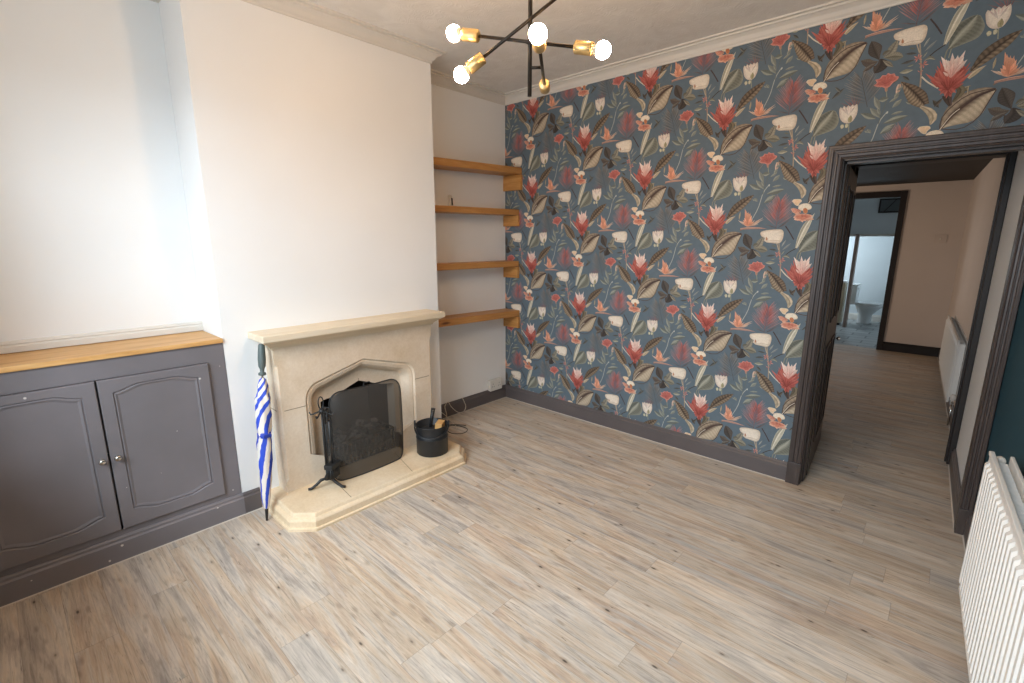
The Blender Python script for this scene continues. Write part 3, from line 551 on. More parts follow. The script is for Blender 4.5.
# ---- door casing (architrave) on the papered wall
def arch(w0, w1, t=0.03):
    """fluted section between offsets w0..w1 from the opening, as (across, out) pairs"""
    w = w1 - w0
    return [(w0, 0), (w0, t * 0.55), (w0 + w * 0.10, t * 0.7), (w0 + w * 0.16, t * 0.55), (w0 + w * 0.30, t * 0.6), (w0 + w * 0.36, t * 0.8), (w0 + w * 0.44, t * 0.8), (w0 + w * 0.48, t * 0.65), (w0 + w * 0.60, t * 0.7), (w0 + w * 0.66, t * 0.95), (w0 + w * 0.76, t * 0.95), (w0 + w * 0.80, t), (w0 + w * 0.94, t), (w1, t * 0.85), (w1, 0)]
def casing(name, xL, xR, zT, y, wl, wr, wt, sgn, mat, plinth=True):
    mb = MB()
    def vert(x, w, side, z0, z1):
        pr = arch(0, w); i = mb.mi(mat)
        A = [mb.bm.verts.new((x + side * a, y + sgn * o, z0)) for a, o in pr]
        B = [mb.bm.verts.new((x + side * a, y + sgn * o, z1 + a * wt / w)) for a, o in pr]
        n = len(pr)
        for k in range(n): mb.bm.faces.new((A[k], A[(k + 1) % n], B[(k + 1) % n], B[k])).material_index = i
        mb.bm.faces.new(A[::-1]); mb.bm.faces.new(B); return B
    L = vert(xL, wl, -1, 0, zT); R = vert(xR, wr, 1, 0, zT)
    n = len(L); 
    A = [mb.bm.verts.new(v.co) for v in L]; B = [mb.bm.verts.new(v.co) for v in R]
    for k in range(n): mb.bm.faces.new((A[k], A[(k + 1) % n], B[(k + 1) % n], B[k]))
    if plinth:
        mb.box(xL - wl - 0.002, xL + 0.001, y + sgn * 0.034, y, 0, 0.15, mat, 0.002)
        mb.box(xR - 0.001, xR + wr + 0.002, y + sgn * 0.034, y, 0, 0.15, mat, 0.002)
    return struct(mb, name)
casing('door_1', 2.690, 3.456, 2.045, -0.0005, 0.076, 0.055, 0.078, -1, M['casing'])
# lining of the opening with its stop
ln = MB(); ln.box(DX0, DX0 + 0.010, 0.0, 0.14, 0, DZ, M['casing']); ln.box(DX1 - 0.008, DX1, 0.0, 0.13, 0, DZ, M['casing']); ln.box(DX0, DX1, 0.0, 0.13, DZ - 0.012, DZ, M['casing'])
ln.box(DX0 + 0.010, DX0 + 0.018, 0.05, 0.12, 0, DZ - 0.012, M['casing']); ln.box(DX0 + 0.010, DX1 - 0.008, 0.05, 0.12, DZ - 0.026, DZ - 0.012, M['casing'])
struct(ln, 'trim_7')

# ================================================================ SETTING: passage and back room
ps = MB(); ps.prism([(3.478, 0.13), (3.60, 0.13), (3.60, 1.08), (3.440, 1.08)], 0, 2.22, M['wall']); struct(ps, 'wall_passage_right')
struct(MB().box(2.42, 2.57, 0.13, 1.08, 0, 2.22, M['casing']), 'wall_passage_left')
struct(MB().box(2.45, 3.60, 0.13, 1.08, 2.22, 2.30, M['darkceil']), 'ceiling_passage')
skirt('baseboard_passage', [(3.478, 0.0), (3.440, 1.08)])
# second door frame
HX0, HX1, HZ = 2.60, 3.405, 2.125
dv = MB(); dv.box(0.15, HX0, 1.08, 1.20, 0, 2.36, M['pink_wall']); dv.box(HX1 + 0.03, 3.62, 1.08, 1.20, 0, 2.36, M['pink_wall']); dv.box(HX0, HX1 + 0.03, 1.08, 1.20, HZ + 0.06, 2.36, M['pink_wall'])
struct(dv, 'wall_middle')
fr = MB(); fr.box(HX0 - 0.03, HX0, 1.05, 1.22, 0, HZ + 0.06, M['darkframe'], 0.004); fr.box(HX1, HX1 + 0.036, 1.05, 1.22, 0, HZ + 0.06, M['darkframe'], 0.004); fr.box(HX0, HX1, 1.05, 1.22, HZ, HZ + 0.06, M['darkframe'], 0.004)
fr.box(HX1 - 0.012, HX1, 1.10, 1.17, 0, HZ, M['darkframe'], 0.002)
struct(fr, 'door_2')
def hx(y): return 3.43 - 0.049 * (y - 2.1)
hw = MB(); hw.prism([(hx(1.2), 1.2), (3.70, 1.2), (3.70, 5.35), (hx(5.35), 5.35)], 0, 2.36, M['pink_wall']); struct(hw, 'wall_hall_right')
struct(MB().box(0.15, 0.30, 1.2, 5.35, 0, 2.36, M['pink_wall']), 'wall_hall_left')
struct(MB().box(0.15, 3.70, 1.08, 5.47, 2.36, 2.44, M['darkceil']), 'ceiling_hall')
BX0, BX1, BZ = 1.78, 2.56, 2.19
hb = MB(); hb.box(0.15, BX0, 5.35, 5.47, 0, 2.6, M['pink_wall']); hb.box(BX1, 3.45, 5.35, 5.47, 0, 2.6, M['pink_wall']); hb.box(BX0, BX1, 5.35, 5.47, BZ, 2.6, M['pink_wall'])
struct(hb, 'wall_hall_back')
f3 = MB(); f3.box(BX1 - 0.005, BX1 + 0.065, 5.325, 5.48, 0, BZ + 0.075, M['darkframe'], 0.003); f3.box(BX0 - 0.065, BX0 + 0.005, 5.325, 5.48, 0, BZ + 0.075, M['darkframe'], 0.003); f3.box(BX0 + 0.005, BX1 - 0.005, 5.325, 5.48, BZ - 0.005, BZ + 0.075, M['darkframe'], 0.003)
struct(f3, 'door_3')
skirt('baseboard_hall_back', [(hx(5.35), 5.35), (BX1 + 0.066, 5.35)], mat=M['darkframe'], bead=False)
skirt('baseboard_hall_right', [(hx(1.23), 1.23), (hx(5.34), 5.34)])
# bathroom beyond
struct(MB().box(0.8, 3.5, 5.41, 8.6, -0.06, 0.0, M['tile']), 'floor_bathroom')
struct(MB().box(0.8, 3.5, 8.45, 8.57, 0, 2.6, M['bathwall']), 'wall_bathroom_back')
struct(MB().box(3.1, 3.25, 5.47, 8.45, 0, 2.6, M['bathwall']), 'wall_bathroom_right')
bl = MB(); bl.box(0.75, 0.85, 5.47, 8.45, 0, 0.75, M['bathwall']); bl.box(0.75, 0.85, 5.47, 8.45, 2.1, 2.6, M['bathwall']); bl.box(0.75, 0.85, 5.47, 7.0, 0.75, 2.1, M['bathwall'])
bl.box(0.75, 0.85, 8.35, 8.45, 0.75, 2.1, M['bathwall']); struct(bl, 'wall_bathroom_left')
struct(MB().box(0.75, 3.25, 5.47, 8.57, 2.6, 2.68, M['bathwall']), 'ceiling_bathroom')
pt_ = MB(); pt_.box(0.85, 3.1, 7.30, 7.40, 1.70, 2.6, M['bathwall'])
struct(pt_, 'wall_bathroom_partition')
f4 = MB(); f4.box(1.845, 1.895, 7.27, 7.42, 0, 1.70, M['postwood'], 0.003); f4.box(1.895, 3.1, 7.28, 7.41, 1.66, 1.70, M['trimwhite'], 0.003); f4.box(1.55, 1.845, 7.28, 7.41, 1.66, 1.70, M['trimwhite'], 0.003)
struct(f4, 'trim_9')
wb = MB(); wb.box(2.12, 2.52, 7.27, 7.30, 2.06, 2.30, M['darkframe'], 0.003); wb.box(2.145, 2.495, 7.262, 7.27, 2.085, 2.275, paint('dim_grey_pane', '5a6264', 0.3))
wb.prism([(2.20, 2.085), (2.215, 2.085), (2.36, 2.275), (2.345, 2.275)], 7.256, 7.262, M['darkframe'], 'y')
struct(wb, 'window_2')
skirt('baseboard_bathroom', [(3.1, 8.45), (0.85, 8.45)], mat=M['trimwhite'], bead=False)

# ================================================================ FIREPLACE
YC = -1.858
fp = thing('fireplace', 'cream sandstone fireplace with pointed arch opening, mantel shelf and raised hearth', 'fireplace', (D, YC, 0))
XF = 0.467
def arch_loop(ins, insT, z0, x):
    """opening outline seen from the room: straight sides, rounded shoulders, low point at the middle; inset inwards"""
    hw = 0.402 - ins; zs = 0.628 - insT * 0.35; zt = 0.742 - insT * 0.92; za = 0.826 - insT * 1.0; sh = hw - 0.105 + ins * 0.15
    L = [(-hw, z0), (-hw, zs)]
    for k in range(1, 12):
        a = k / 12 * math.pi / 2; cx, cz = -sh, zs
        L.append((cx - (hw - sh) * math.cos(a), zs + (zt - zs) * math.sin(a)))
    L.append((-sh + 0.02, zt + 0.008)); L.append((0, za))
    R = [(-p[0], p[1]) for p in reversed(L[:-1])]
    return [(x, YC + a, b) for a, b in L + R]
sr = MB(); st_ = M['stone']
Z0, ZT, YL, YR = 0.09, 1.0, -2.42, -1.297
base = 0.285
rings = [(0, 0, base, XF), (0.012, 0.012, base - 0.006, XF - 0.012), (0.020, 0.02, base - 0.01, XF - 0.010), (0.040, 0.04, base - 0.02, XF - 0.018), (0.060, 0.06, base - 0.04, XF - 0.042), (0.072, 0.074, base - 0.06, XF - 0.074), (0.080, 0.084, base - 0.07, XF - 0.078), (0.128, 0.168, base - 0.08, XF - 0.082), (0.132, 0.174, base - 0.08, 0.30)]
# face plate: chamfered sides with stops
out = [(XF, YL, Z0), (XF, YL, 0.15), (XF, YL + 0.018, 0.175), (XF, YL + 0.018, 0.875), (XF, YL, 0.90), (XF, YL, ZT), (XF, YR, ZT), (XF, YR, 0.90), (XF, YR - 0.018, 0.875), (XF, YR - 0.018, 0.175), (XF, YR, 0.15), (XF, YR, Z0)]
loops = [arch_loop(*r) for r in rings]
sr.mi(st_)
hole = [(XF, YC - 0.27, Z0), (XF, YC - 0.27, base - 0.06)] + loops[0] + [(XF, YC + 0.27, base - 0.06), (XF, YC + 0.27, Z0)]
face = out + hole[::-1]
bmv = [sr.bm.verts.new(p) for p in face]
es = [sr.bm.edges.new((a, b)) for a, b in zip(bmv, bmv[1:] + bmv[:1])]
bmesh.ops.triangle_fill(sr.bm, use_beauty=True, edges=es)
for A, B in zip(loops, loops[1:]):
    n = len(A); va = [sr.bm.verts.new(p) for p in A]; vb = [sr.bm.verts.new(p) for p in B]
    for k in range(n - 1):
        f = sr.bm.faces.new((va[k], va[k + 1], vb[k + 1], vb[k]))
# plinth returns under the arch moulding
for s in (-1, 1):
    y0, y1 = YC + s * 0.405, YC + s * 0.27
    sr.box(0.30, XF - 0.0005, min(y0, y1), max(y0, y1), Z0, 0.205, st_)
    sr.faces([(XF - 0.0005, y0, base), (XF - 0.0005, y1, base - 0.062), (XF - 0.09, y1, 0.203), (XF - 0.09, y0, 0.203)], [(0, 1, 2, 3)], st_)
    sr.faces([(XF, y1, Z0), (XF, y1, base - 0.062), (XF - 0.09, y1, 0.203), (XF - 0.09, y1, Z0)], [(0, 1, 2, 3)], st_)
# sides: chamfer faces then the returns to the wall
for s, Y in ((-1, YL), (1, YR)):
    q = 0.018 * -s
    zz = [Z0, 0.15, 0.175, 0.875, 0.90, ZT]; fy = [Y, Y, Y + q, Y + q, Y, Y]; bx = [XF, XF, XF - 0.018, XF - 0.018, XF, XF]
    for k in range(5):
        sr.faces([(XF, fy[k], zz[k]), (XF, fy[k + 1], zz[k + 1]), (bx[k + 1], Y, zz[k + 1]), (bx[k], Y, zz[k])], [(0, 1, 2, 3)], st_)
        sr.faces([(bx[k], Y, zz[k]), (bx[k + 1], Y, zz[k + 1]), (D, Y, zz[k + 1]), (D, Y, zz[k])], [(0, 1, 2, 3)], st_)
sr.faces([(XF, YL, ZT), (XF, YR, ZT), (D, YR, ZT), (D, YL, ZT)], [(0, 1, 2, 3)], st_)
# joints between the blocks
sr.box(XF - 0.003, XF + 0.0006, YL + 0.031, YC - 0.402, 0.600, 0.6045, M['mortar']); sr.box(XF - 0.003, XF + 0.0006, YC + 0.402, YR - 0.031, 0.593, 0.5975, M['mortar'])
sr.box(XF - 0.09, XF - 0.0812, YC - 0.002, YC + 0.002, 0.66, 0.742, M['mortar'])
sr.box(D, XF - 0.03, YL - 0.0006, YL, 0.600, 0.6045, M['mortar'])
bmesh.ops.remove_doubles(sr.bm, verts=sr.bm.verts[:], dist=0.0001)
sr.build('surround', fp)
# mantel shelf with its bed mould
ms = MB(); mt = M['mantelstone']
ms.box(D, 0.568, -2.502, -1.237, 1.038, 1.078, mt, 0.006)
pr = [(D, 1.038), (0.535, 1.038), (0.530, 1.030), (0.500, 1.012), (0.478, 0.992), (0.474, 0.98), (D, 0.98)]
i = ms.mi(mt)
def inset_y(x): return max(0.0, x - XF)
A = [ms.bm.verts.new((x, YL - inset_y(x) - 0.006, z)) for x, z in pr]; B = [ms.bm.verts.new((x, YR + inset_y(x) + 0.006, z)) for x, z in pr]
for k in range(len(pr)): ms.bm.faces.new((A[k], A[(k + 1) % len(pr)], B[(k + 1) % len(pr)], B[k]))
ms.bm.faces.new(A[::-1]); ms.bm.faces.new(B)
ms.build('mantel_shelf', fp)
# hearth: stepped edge, canted corners, three slabs with joints
he = MB(); hm = M['hearthstone']
def hl(o, z):
    c = 0.11
    return [(D, -2.535 + o, z), (0.735 - o * 0.4, -2.535 + o, z), (0.845 - o, -2.535 + c + o * 0.4, z), (0.845 - o, -1.21 - c - o * 0.4, z), (0.735 - o * 0.4, -1.21 - o, z), (D, -1.21 - o, z)]
lv = [hl(0, 0), hl(0, 0.014), hl(0.012, 0.018), hl(0.012, 0.052), hl(0.018, 0.06), hl(0.034, 0.068), hl(0.040, 0.084), hl(0.046, 0.09)]
vr = [[he.bm.verts.new(p) for p in L] for L in lv]; he.mi(hm)
for a, b in zip(vr, vr[1:]):
    for k in range(5): he.bm.faces.new((a[k], a[k + 1], b[k + 1], b[k]))
he.bm.faces.new(vr[-1])
he.box(D, FY1 + 0.3, -2.13, -1.59, 0.05, 0.0895, hm)
for (x0, y0), (x1, y1) in (((XF + 0.02, -2.15), (0.80, -2.185)), ((XF, -1.66), (0.80, -1.745))):
    d = Vector((x1 - x0, y1 - y0)).normalized(); nn = Vector((-d.y, d.x)) * 0.002
    he.faces([(x0 + nn.x, y0 + nn.y, 0.0904), (x1 + nn.x, y1 + nn.y, 0.0904), (x1 - nn.x, y1 - nn.y, 0.0904), (x0 - nn.x, y0 - nn.y, 0.0904)], [(0, 1, 2, 3)], M['mortar'])
he.build('hearth', fp)
# firebox lining
fb = MB(); soot = paint('sooty_brick', '26211e', 0.9, 0.25, 25, 0.4, 40)
fb.box(0.02, 0.30, -2.149, -2.13, 0.0, 0.77, soot); fb.box(0.02, 0.30, -1.58, -1.561, 0.0, 0.77, soot); fb.box(0.003, 0.02, -2.149, -1.561, 0, 0.77, soot)
fb.box(0.02, 0.345, -2.13, -1.58, 0.001, 0.05, soot); fb.box(0.02, 0.345, -2.149, -1.561, 0.74, 0.775, soot)
fb.build('firebox', fp)
# grate with coals
gr = thing('fire_grate', 'black iron grate with burnt coals, inside the firebox behind the screen', 'fire grate', (0.22, YC, 0.05))
g = MB()
for k in range(17): g.tube([(0.40, YC - 0.24 + k * 0.03, 0.10), (0.40, YC - 0.24 + k * 0.03, 0.25)], 0.007, M['black'], 6)
for z in (0.10, 0.175, 0.25): g.tube([(0.20, YC - 0.24, z), (0.40, YC - 0.245, z), (0.40, YC + 0.245, z), (0.20, YC + 0.24, z)], 0.007, M['black'], 6)
for sx in (0.20, 0.395):
    for sy in (-0.2, 0.2): g.tube([(sx, YC + sy, 0.0505 + (0.04 if sx > 0.34 else 0)), (sx, YC + sy, 0.2)], 0.008, M['black'], 6)
g.build('basket', gr)
cl = MB(); rr = random.Random(5)
for k in range(60):
    a, b = rr.uniform(0.18, 0.38), YC + rr.uniform(-0.22, 0.22); s = rr.uniform(0.018, 0.034)
    cl.obox((a, b, rr.uniform(0.20, 0.27)), (s * 1.5, s * 1.7, s), rr.uniform(0, 3), M['ash'] if k % 3 == 0 else M['coal'], 0.006, rr.uniform(-1, 1))
cl.box(0.17, 0.385, YC - 0.225, YC + 0.225, 0.12, 0.21, M['coal'])
o = cl.build('coals', gr); o['kind'] = 'stuff'
# fire screen
fs = thing('fire_screen', 'black mesh fire screen with rounded top corners standing before the opening', 'fire screen', (0.58, -1.9, 0.0905))
def scr(ins):   # outline in (y, z), following the bowed front
    y0, y1, z0, z1 = -2.158 + ins, -1.648 - ins, 0.094 + ins, 0.672 - ins
    P = []
    def c(cy, cz, r, a0, a1, n=6):
        for k in range(n + 1):
            a = math.radians(a0 + (a1 - a0) * k / n); P.append((cy + r * math.cos(a), cz + r * math.sin(a)))
    c(y0 + 0.04, z0 + 0.04, 0.04, 180, 270); c(y1 - 0.05, z0 + 0.05, 0.05, 270, 360); c(y1 - 0.085, z1 - 0.085, 0.085, 0, 90, 8); c(y0 + 0.075, z1 - 0.075, 0.075, 90, 180, 8)
    return P
def sx_(y, z):
    t = (y + 1.903) / 0.255; edge = max(0.0, abs(t) - 0.72)
    return 0.598 - 0.022 * t * t - 0.30 * edge * edge + 0.012 * math.sin((z - 0.09) * 5.0) - max(0, z - 0.56) ** 2 * 2.2
panel = MB(); i = panel.mi(M['wiremesh']); O = scr(0.0)
NY, NZ = 22, 16
ys = [-2.158 + 0.51 * k / NY for k in range(NY + 1)]
def zr(y, lo):
    zs = []
    for (a, b), (c, d) in zip(O, O[1:] + O[:1]):
        if (a - y) * (c - y) <= 0 and a != c: zs.append(b + (d - b) * (y - a) / (c - a))
    return (min(zs) if lo else max(zs)) if zs else 0.38
grid = []
for y in ys:
    yy = min(max(y, -2.1575), -1.6485); a, b = zr(yy, True), zr(yy, False)
    grid.append([panel.bm.verts.new((sx_(yy, a + (b - a) * j / NZ), yy, a + (b - a) * j / NZ)) for j in range(NZ + 1)])
for a, b in zip(grid, grid[1:]):
    for j in range(NZ):
        try: f = panel.bm.faces.new((a[j], b[j], b[j + 1], a[j + 1])); f.smooth = True
        except ValueError: pass
panel.build('mesh_panel', fs)
rim = MB(); pts = [(sx_(a, b), a, b) for a, b in O] ; pts = [p for k, p in enumerate(pts) if k == 0 or (Vector(p) - Vector(pts[k - 1])).length > 0.002]
full = []
for p, q in zip(pts, pts[1:] + pts[:1]):
    n = max(1, int((Vector(q) - Vector(p)).length / 0.04))
    for k in range(n):
        y = p[1] + (q[1] - p[1]) * k / n; z = p[2] + (q[2] - p[2]) * k / n; full.append((sx_(y, z), y, z))
full.append(full[0]); full.append(full[1])
rim.tube(full, 0.0042, M['black'], 6, cap=False)
rim.build('rim', fs)
wg = MB()      # side wings folded back towards the stone
for s, y in ((-1, -2.156),):
    xs = sx_(y, 0.3)
    wg.faces([(sx_(y, 0.14), y, 0.14), (sx_(y, 0.58), y, 0.58), (0.486, y + s * 0.012, 0.575), (0.484, y + s * 0.012, 0.10), (sx_(y, 0.1) - 0.01, y, 0.10)], [(0, 1, 2, 3, 4)], M['wiremesh'])
    wg.tube([(0.486, y + s * 0.012, 0.097), (0.486, y + s * 0.012, 0.575), (sx_(y, 0.58), y, 0.585)], 0.005, M['black'], 6)
wg.build('side_wing', fs)
hd = MB(); hd.tube([(sx_(-1.93, 0.672) + 0.0, -1.93, 0.672), (0.56, -1.92, 0.69), (0.56, -1.88, 0.69), (sx_(-1.87, 0.672), -1.87, 0.672)], 0.004, M['black'], 6); hd.build('handle', fs)

# companion stand and the tools hanging on it
CX, CY, CZ = 0.585, -2.222, 0.0905
cs = thing('fireside_tool_stand', 'black iron tool stand with looped top on three splayed feet, left on the hearth', 'tool stand', (CX, CY, CZ))
b_ = MB(); b_.tube([(CX, CY, CZ + 0.055), (CX, CY, CZ + 0.50)], 0.006, M['black'], 8); b_.lathe([(0, 0.05), (0.016, 0.052), (0.018, 0.065), (0.008, 0.085), (0, 0.09)], M['black'], 12, Matrix.Translation((CX, CY, CZ))); b_.build('shaft', cs)
for a in (-2.0, 0.65, 2.6):
    l = MB(); dx, dy = math.cos(a), math.sin(a)
    l.tube([(CX + dx * 0.008, CY + dy * 0.008, CZ + 0.06), (CX + dx * 0.035, CY + dy * 0.035, CZ + 0.055), (CX + dx * 0.065, CY + dy * 0.065, CZ + 0.028), (CX + dx * 0.092, CY + dy * 0.092, CZ + 0.010), (CX + dx * 0.112, CY + dy * 0.112, CZ + 0.009)], [0.009, 0.010, 0.009, 0.0085, 0.0085], M['black'], 8)
    l.build('foot', cs)
h = MB()
h.lathe([(0, 0.478), (0.013, 0.482), (0.017, 0.495), (0.013, 0.508), (0, 0.512)], M['black'], 12, Matrix.Translation((CX, CY, CZ)))
for a in (0.75, 2.3, 3.9, 5.4):
    dx, dy = math.cos(a), math.sin(a)
    h.tube([(CX + dx * 0.01, CY + dy * 0.01, CZ + 0.495), (CX + dx * 0.05, CY + dy * 0.05, CZ + 0.478), (CX + dx * 0.066, CY + dy * 0.066, CZ + 0.474), (CX + dx * 0.074, CY + dy * 0.074, CZ + 0.490)], 0.0045, M['black'], 6)
h.build('hook_cross', cs)
k_ = MB(); k_.tube([(CX, CY, CZ + 0.505)] + [(CX, CY + 0.016 * math.sin(t), CZ + 0.548 - 0.038 * math.cos(t)) for t in [0.3 + j * 0.56 for j in range(11)]] + [(CX, CY, CZ + 0.506)], 0.0038, M['black'], 6); k_.build('loop_handle', cs)
tb = thing('hearth_brush', 'black hearth brush hanging low on the tool stand, bristles down', 'brush', (CX + 0.045, CY + 0.045, CZ + 0.10))
bx_, by_ = CX + 0.042, CY + 0.020
m_ = MB(); m_.tube([(bx_, by_, CZ + 0.16), (bx_, by_, CZ + 0.30), (bx_ + 0.003, by_, CZ + 0.44)], [0.007, 0.006, 0.010], M['black'], 8); m_.tube([(bx_, by_, CZ + 0.44), (bx_ - 0.004, by_ - 0.01, CZ + 0.475), (bx_ - 0.012, by_ + 0.004, CZ + 0.488)], 0.004, M['black'], 6); m_.build('handle', tb)
m_ = MB(); m_.obox((bx_, by_, CZ + 0.155), (0.055, 0.095, 0.03), 0.5, M['black'], 0.004); m_.build('head', tb)
m_ = MB(); rr = random.Random(2)
for j in range(54):
    u, v = rr.uniform(-0.02, 0.02), rr.uniform(-0.036, 0.036); ca, sa = math.cos(0.5), math.sin(0.5); X, Y_ = bx_ + u * ca - v * sa, by_ + u * sa + v * ca
    m_.tube([(X, Y_, CZ + 0.145), (X + u * 0.15, Y_ + v * 0.1, CZ + 0.075)], [0.0045, 0.0035], M['black'], 5)
o = m_.build('bristles', tb); o['kind'] = 'stuff'
pk = thing('poker', 'thin black iron poker hanging behind the tool stand shaft', 'poker', (CX - 0.045, CY - 0.035, CZ + 0.1))
m_ = MB(); px_, py_ = CX - 0.040, CY + 0.035
m_.tube([(px_, py_, CZ + 0.06), (px_, py_, CZ + 0.40)], [0.002, 0.0045], M['black'], 6); m_.build('rod', pk)
m_ = MB(); m_.tube([(px_, py_, CZ + 0.40), (px_, py_, CZ + 0.46), (px_ + 0.004, py_, CZ + 0.49)], [0.007, 0.009, 0.004], M['black'], 8); m_.build('handle', pk)

# coal bucket
BXc, BYc = 0.648, -1.458
bk = thing('coal_bucket', 'round black metal coal bucket with a hoop handle on the right of the hearth', 'bucket', (BXc, BYc, 0.0905))
mt_ = Matrix.Translation((BXc, BYc, 0.0905)); blk = paint('black_powder_coat', '1f2124', 0.42, 0.08, 10)
m_ = MB(); m_.lathe([(0, 0.0), (0.108, 0.0), (0.112, 0.004), (0.112, 0.118), (0.115, 0.122), (0.112, 0.127), (0.113, 0.206), (0.116, 0.210), (0.113, 0.213), (0.109, 0.210), (0.105, 0.02), (0, 0.018)], blk, 40, mt_); m_.build('body', bk)
m_ = MB(); an = math.atan2(0.676, 0.736)
def bail(t):
    c, s = math.cos(t), math.sin(t); w = 0.121 * c; d = 0.134 * s
    return (BXc + w * 0.736 + d * 0.60, BYc + w * 0.676 - d * 0.63, 0.0905 + 0.198 - s * 0.058)
m_.tube([bail(math.pi * k / 18) for k in range(19)], 0.0055, blk, 8)
for t in (0, math.pi):
    p = bail(t); m_.obox((p[0], p[1], p[2] + 0.012), (0.012, 0.014, 0.05), an, blk, 0.003)
m_.build('handle', bk)
m_ = MB(); m_.lathe([(0.106, 0.160), (0.06, 0.176), (0, 0.180)], M['coal'], 30, mt_); o = m_.build('coal_fill', bk); o['kind'] = 'stuff'
sv = thing('fire_shovel', 'black handled fire shovel standing in the coal bucket', 'shovel', (BXc - 0.01, BYc + 0.02, 0.12))
m_ = MB(); m_.tube([(BXc - 0.02, BYc + 0.0, 0.25), (BXc - 0.03, BYc + 0.028, 0.34), (BXc - 0.034, BYc + 0.045, 0.398)], [0.011, 0.014, 0.016], M['blackplastic'], 10)
m_.lathe([(0, -0.003), (0.004, -0.002), (0.004, 0.002), (0, 0.003)], M['chrome'], 10, Matrix.Translation((BXc - 0.022, BYc + 0.034, 0.385)) @ Matrix.Rotation(1.57, 4, 'Y')); m_.build('handle', sv)
m_ = MB(); m_.tube([(BXc + 0.02, BYc - 0.06, 0.125), (BXc - 0.02, BYc + 0.0, 0.25)], 0.005, M['black'], 8); m_.obox((BXc + 0.03, BYc - 0.055, 0.155), (0.07, 0.006, 0.09), 0.4, M['black'], 0.002, 0, 0.3); m_.build('blade', sv)
kw = MB(); kw.obox((BXc + 0.025, BYc + 0.052, 0.258), (0.05, 0.085, 0.10), 0.6, M['cardboard'], 0.003, 0.1)
tag(kw.build('firelighter_box'), 'small tan cardboard box inside the black coal bucket', 'box')

# umbrella leaning under the mantel end
um = thing('umbrella', 'rolled blue and cream striped golf umbrella leaning at the left mantel end', 'umbrella', (0.532, -2.572, 0.0))
top = Vector((0.452, -2.470, 1.012)); bot = Vector((0.532, -2.572, 0.0)); ax = (top - bot).normalized(); um.rotation_mode = 'QUATERNION'
um.rotation_quaternion = Vector((0, 0, 1)).rotation_difference(ax)
fold = lambda a, z: 1 + 0.13 * math.sin(a * 5 + z * 26) * (1 if 0.1 < z < 0.8 else 0)
m_ = MB(); m_.lathe([(0.006, 0.072), (0.016, 0.085), (0.024, 0.15), (0.031, 0.25), (0.037, 0.36), (0.038, 0.46), (0.032, 0.505), (0.038, 0.55), (0.040, 0.62), (0.037, 0.68), (0.040, 0.715), (0.032, 0.73), (0.028, 0.78), (0.019, 0.825), (0.009, 0.835)], M['umbrella'], 40, None, True, fold); m_.build('canopy', um, world=False)
m_ = MB(); m_.lathe([(0.033, 0.492), (0.036, 0.496), (0.036, 0.520), (0.033, 0.524)], M['navy'], 24); m_.obox((0.044, 0.0, 0.508), (0.012, 0.05, 0.02), 0.3, M['navy'], 0.002); m_.build('strap', um, world=False)
m_ = MB(); m_.lathe([(0, 0), (0.006, 0.003), (0.010, 0.07), (0.007, 0.078), (0, 0.079)], M['blackplastic'], 14); m_.build('tip', um, world=False)
m_ = MB(); m_.lathe([(0.006, 0.82), (0.006, 0.86)], M['chrome'], 12); m_.build('shaft', um, world=False)
gh = paint('dark_grey_green_grip', '5a6461', 0.5, 0.06, 20)
m_ = MB(); m_.lathe([(0.006, 0.846), (0.020, 0.85), (0.020, 0.862), (0.010, 0.868), (0.012, 0.885), (0.019, 0.90), (0.021, 0.94), (0.018, 1.0), (0.017, 1.02), (0.014, 1.026), (0, 1.027)], gh, 20); m_.build('handle', um, world=False)

# ================================================================ CUPBOARD in the left alcove
cu = thing('built_in_cupboard', 'taupe grey built-in cupboard with two arched-panel doors, left of the chimney breast', 'cupboard', (D, -3.18, 0))
CY0, CY1 = -3.755, YB0 - 0.003
DR = [(-3.646, -3.186), (-3.178, -2.717)]; DZ0, DZ1 = 0.165, 0.937
m_ = MB(); gp = M['grey']
m_.box(D - 0.022, D, DR[1][1] + 0.002, CY1, 0, 1.034, gp); m_.box(D - 0.022, D, CY0, DR[0][0] - 0.002, 0, 1.034, gp)
m_.box(D - 0.022, D, DR[0][0] - 0.002, DR[1][1] + 0.002, 0.94, 1.034, gp); m_.box(D - 0.022, D, DR[0][0] - 0.002, DR[1][1] + 0.002, 0, 0.161, gp)
m_.box(0.002, D - 0.023, DR[0][1] - 0.01, DR[1][0] + 0.01, 0.15, 0.94, gp); m_.box(0.002, D - 0.023, CY0, CY1, 0.14, 0.155, gp)
m_.build('face_frame', cu)
m_ = MB(); m_.sweep([(D, CY1 + 0.003), (D, CY0)], SK, gp); m_.sweep([(D, CY1), (D, CY0)], BD, M['caulk']); m_.build('plinth', cu)
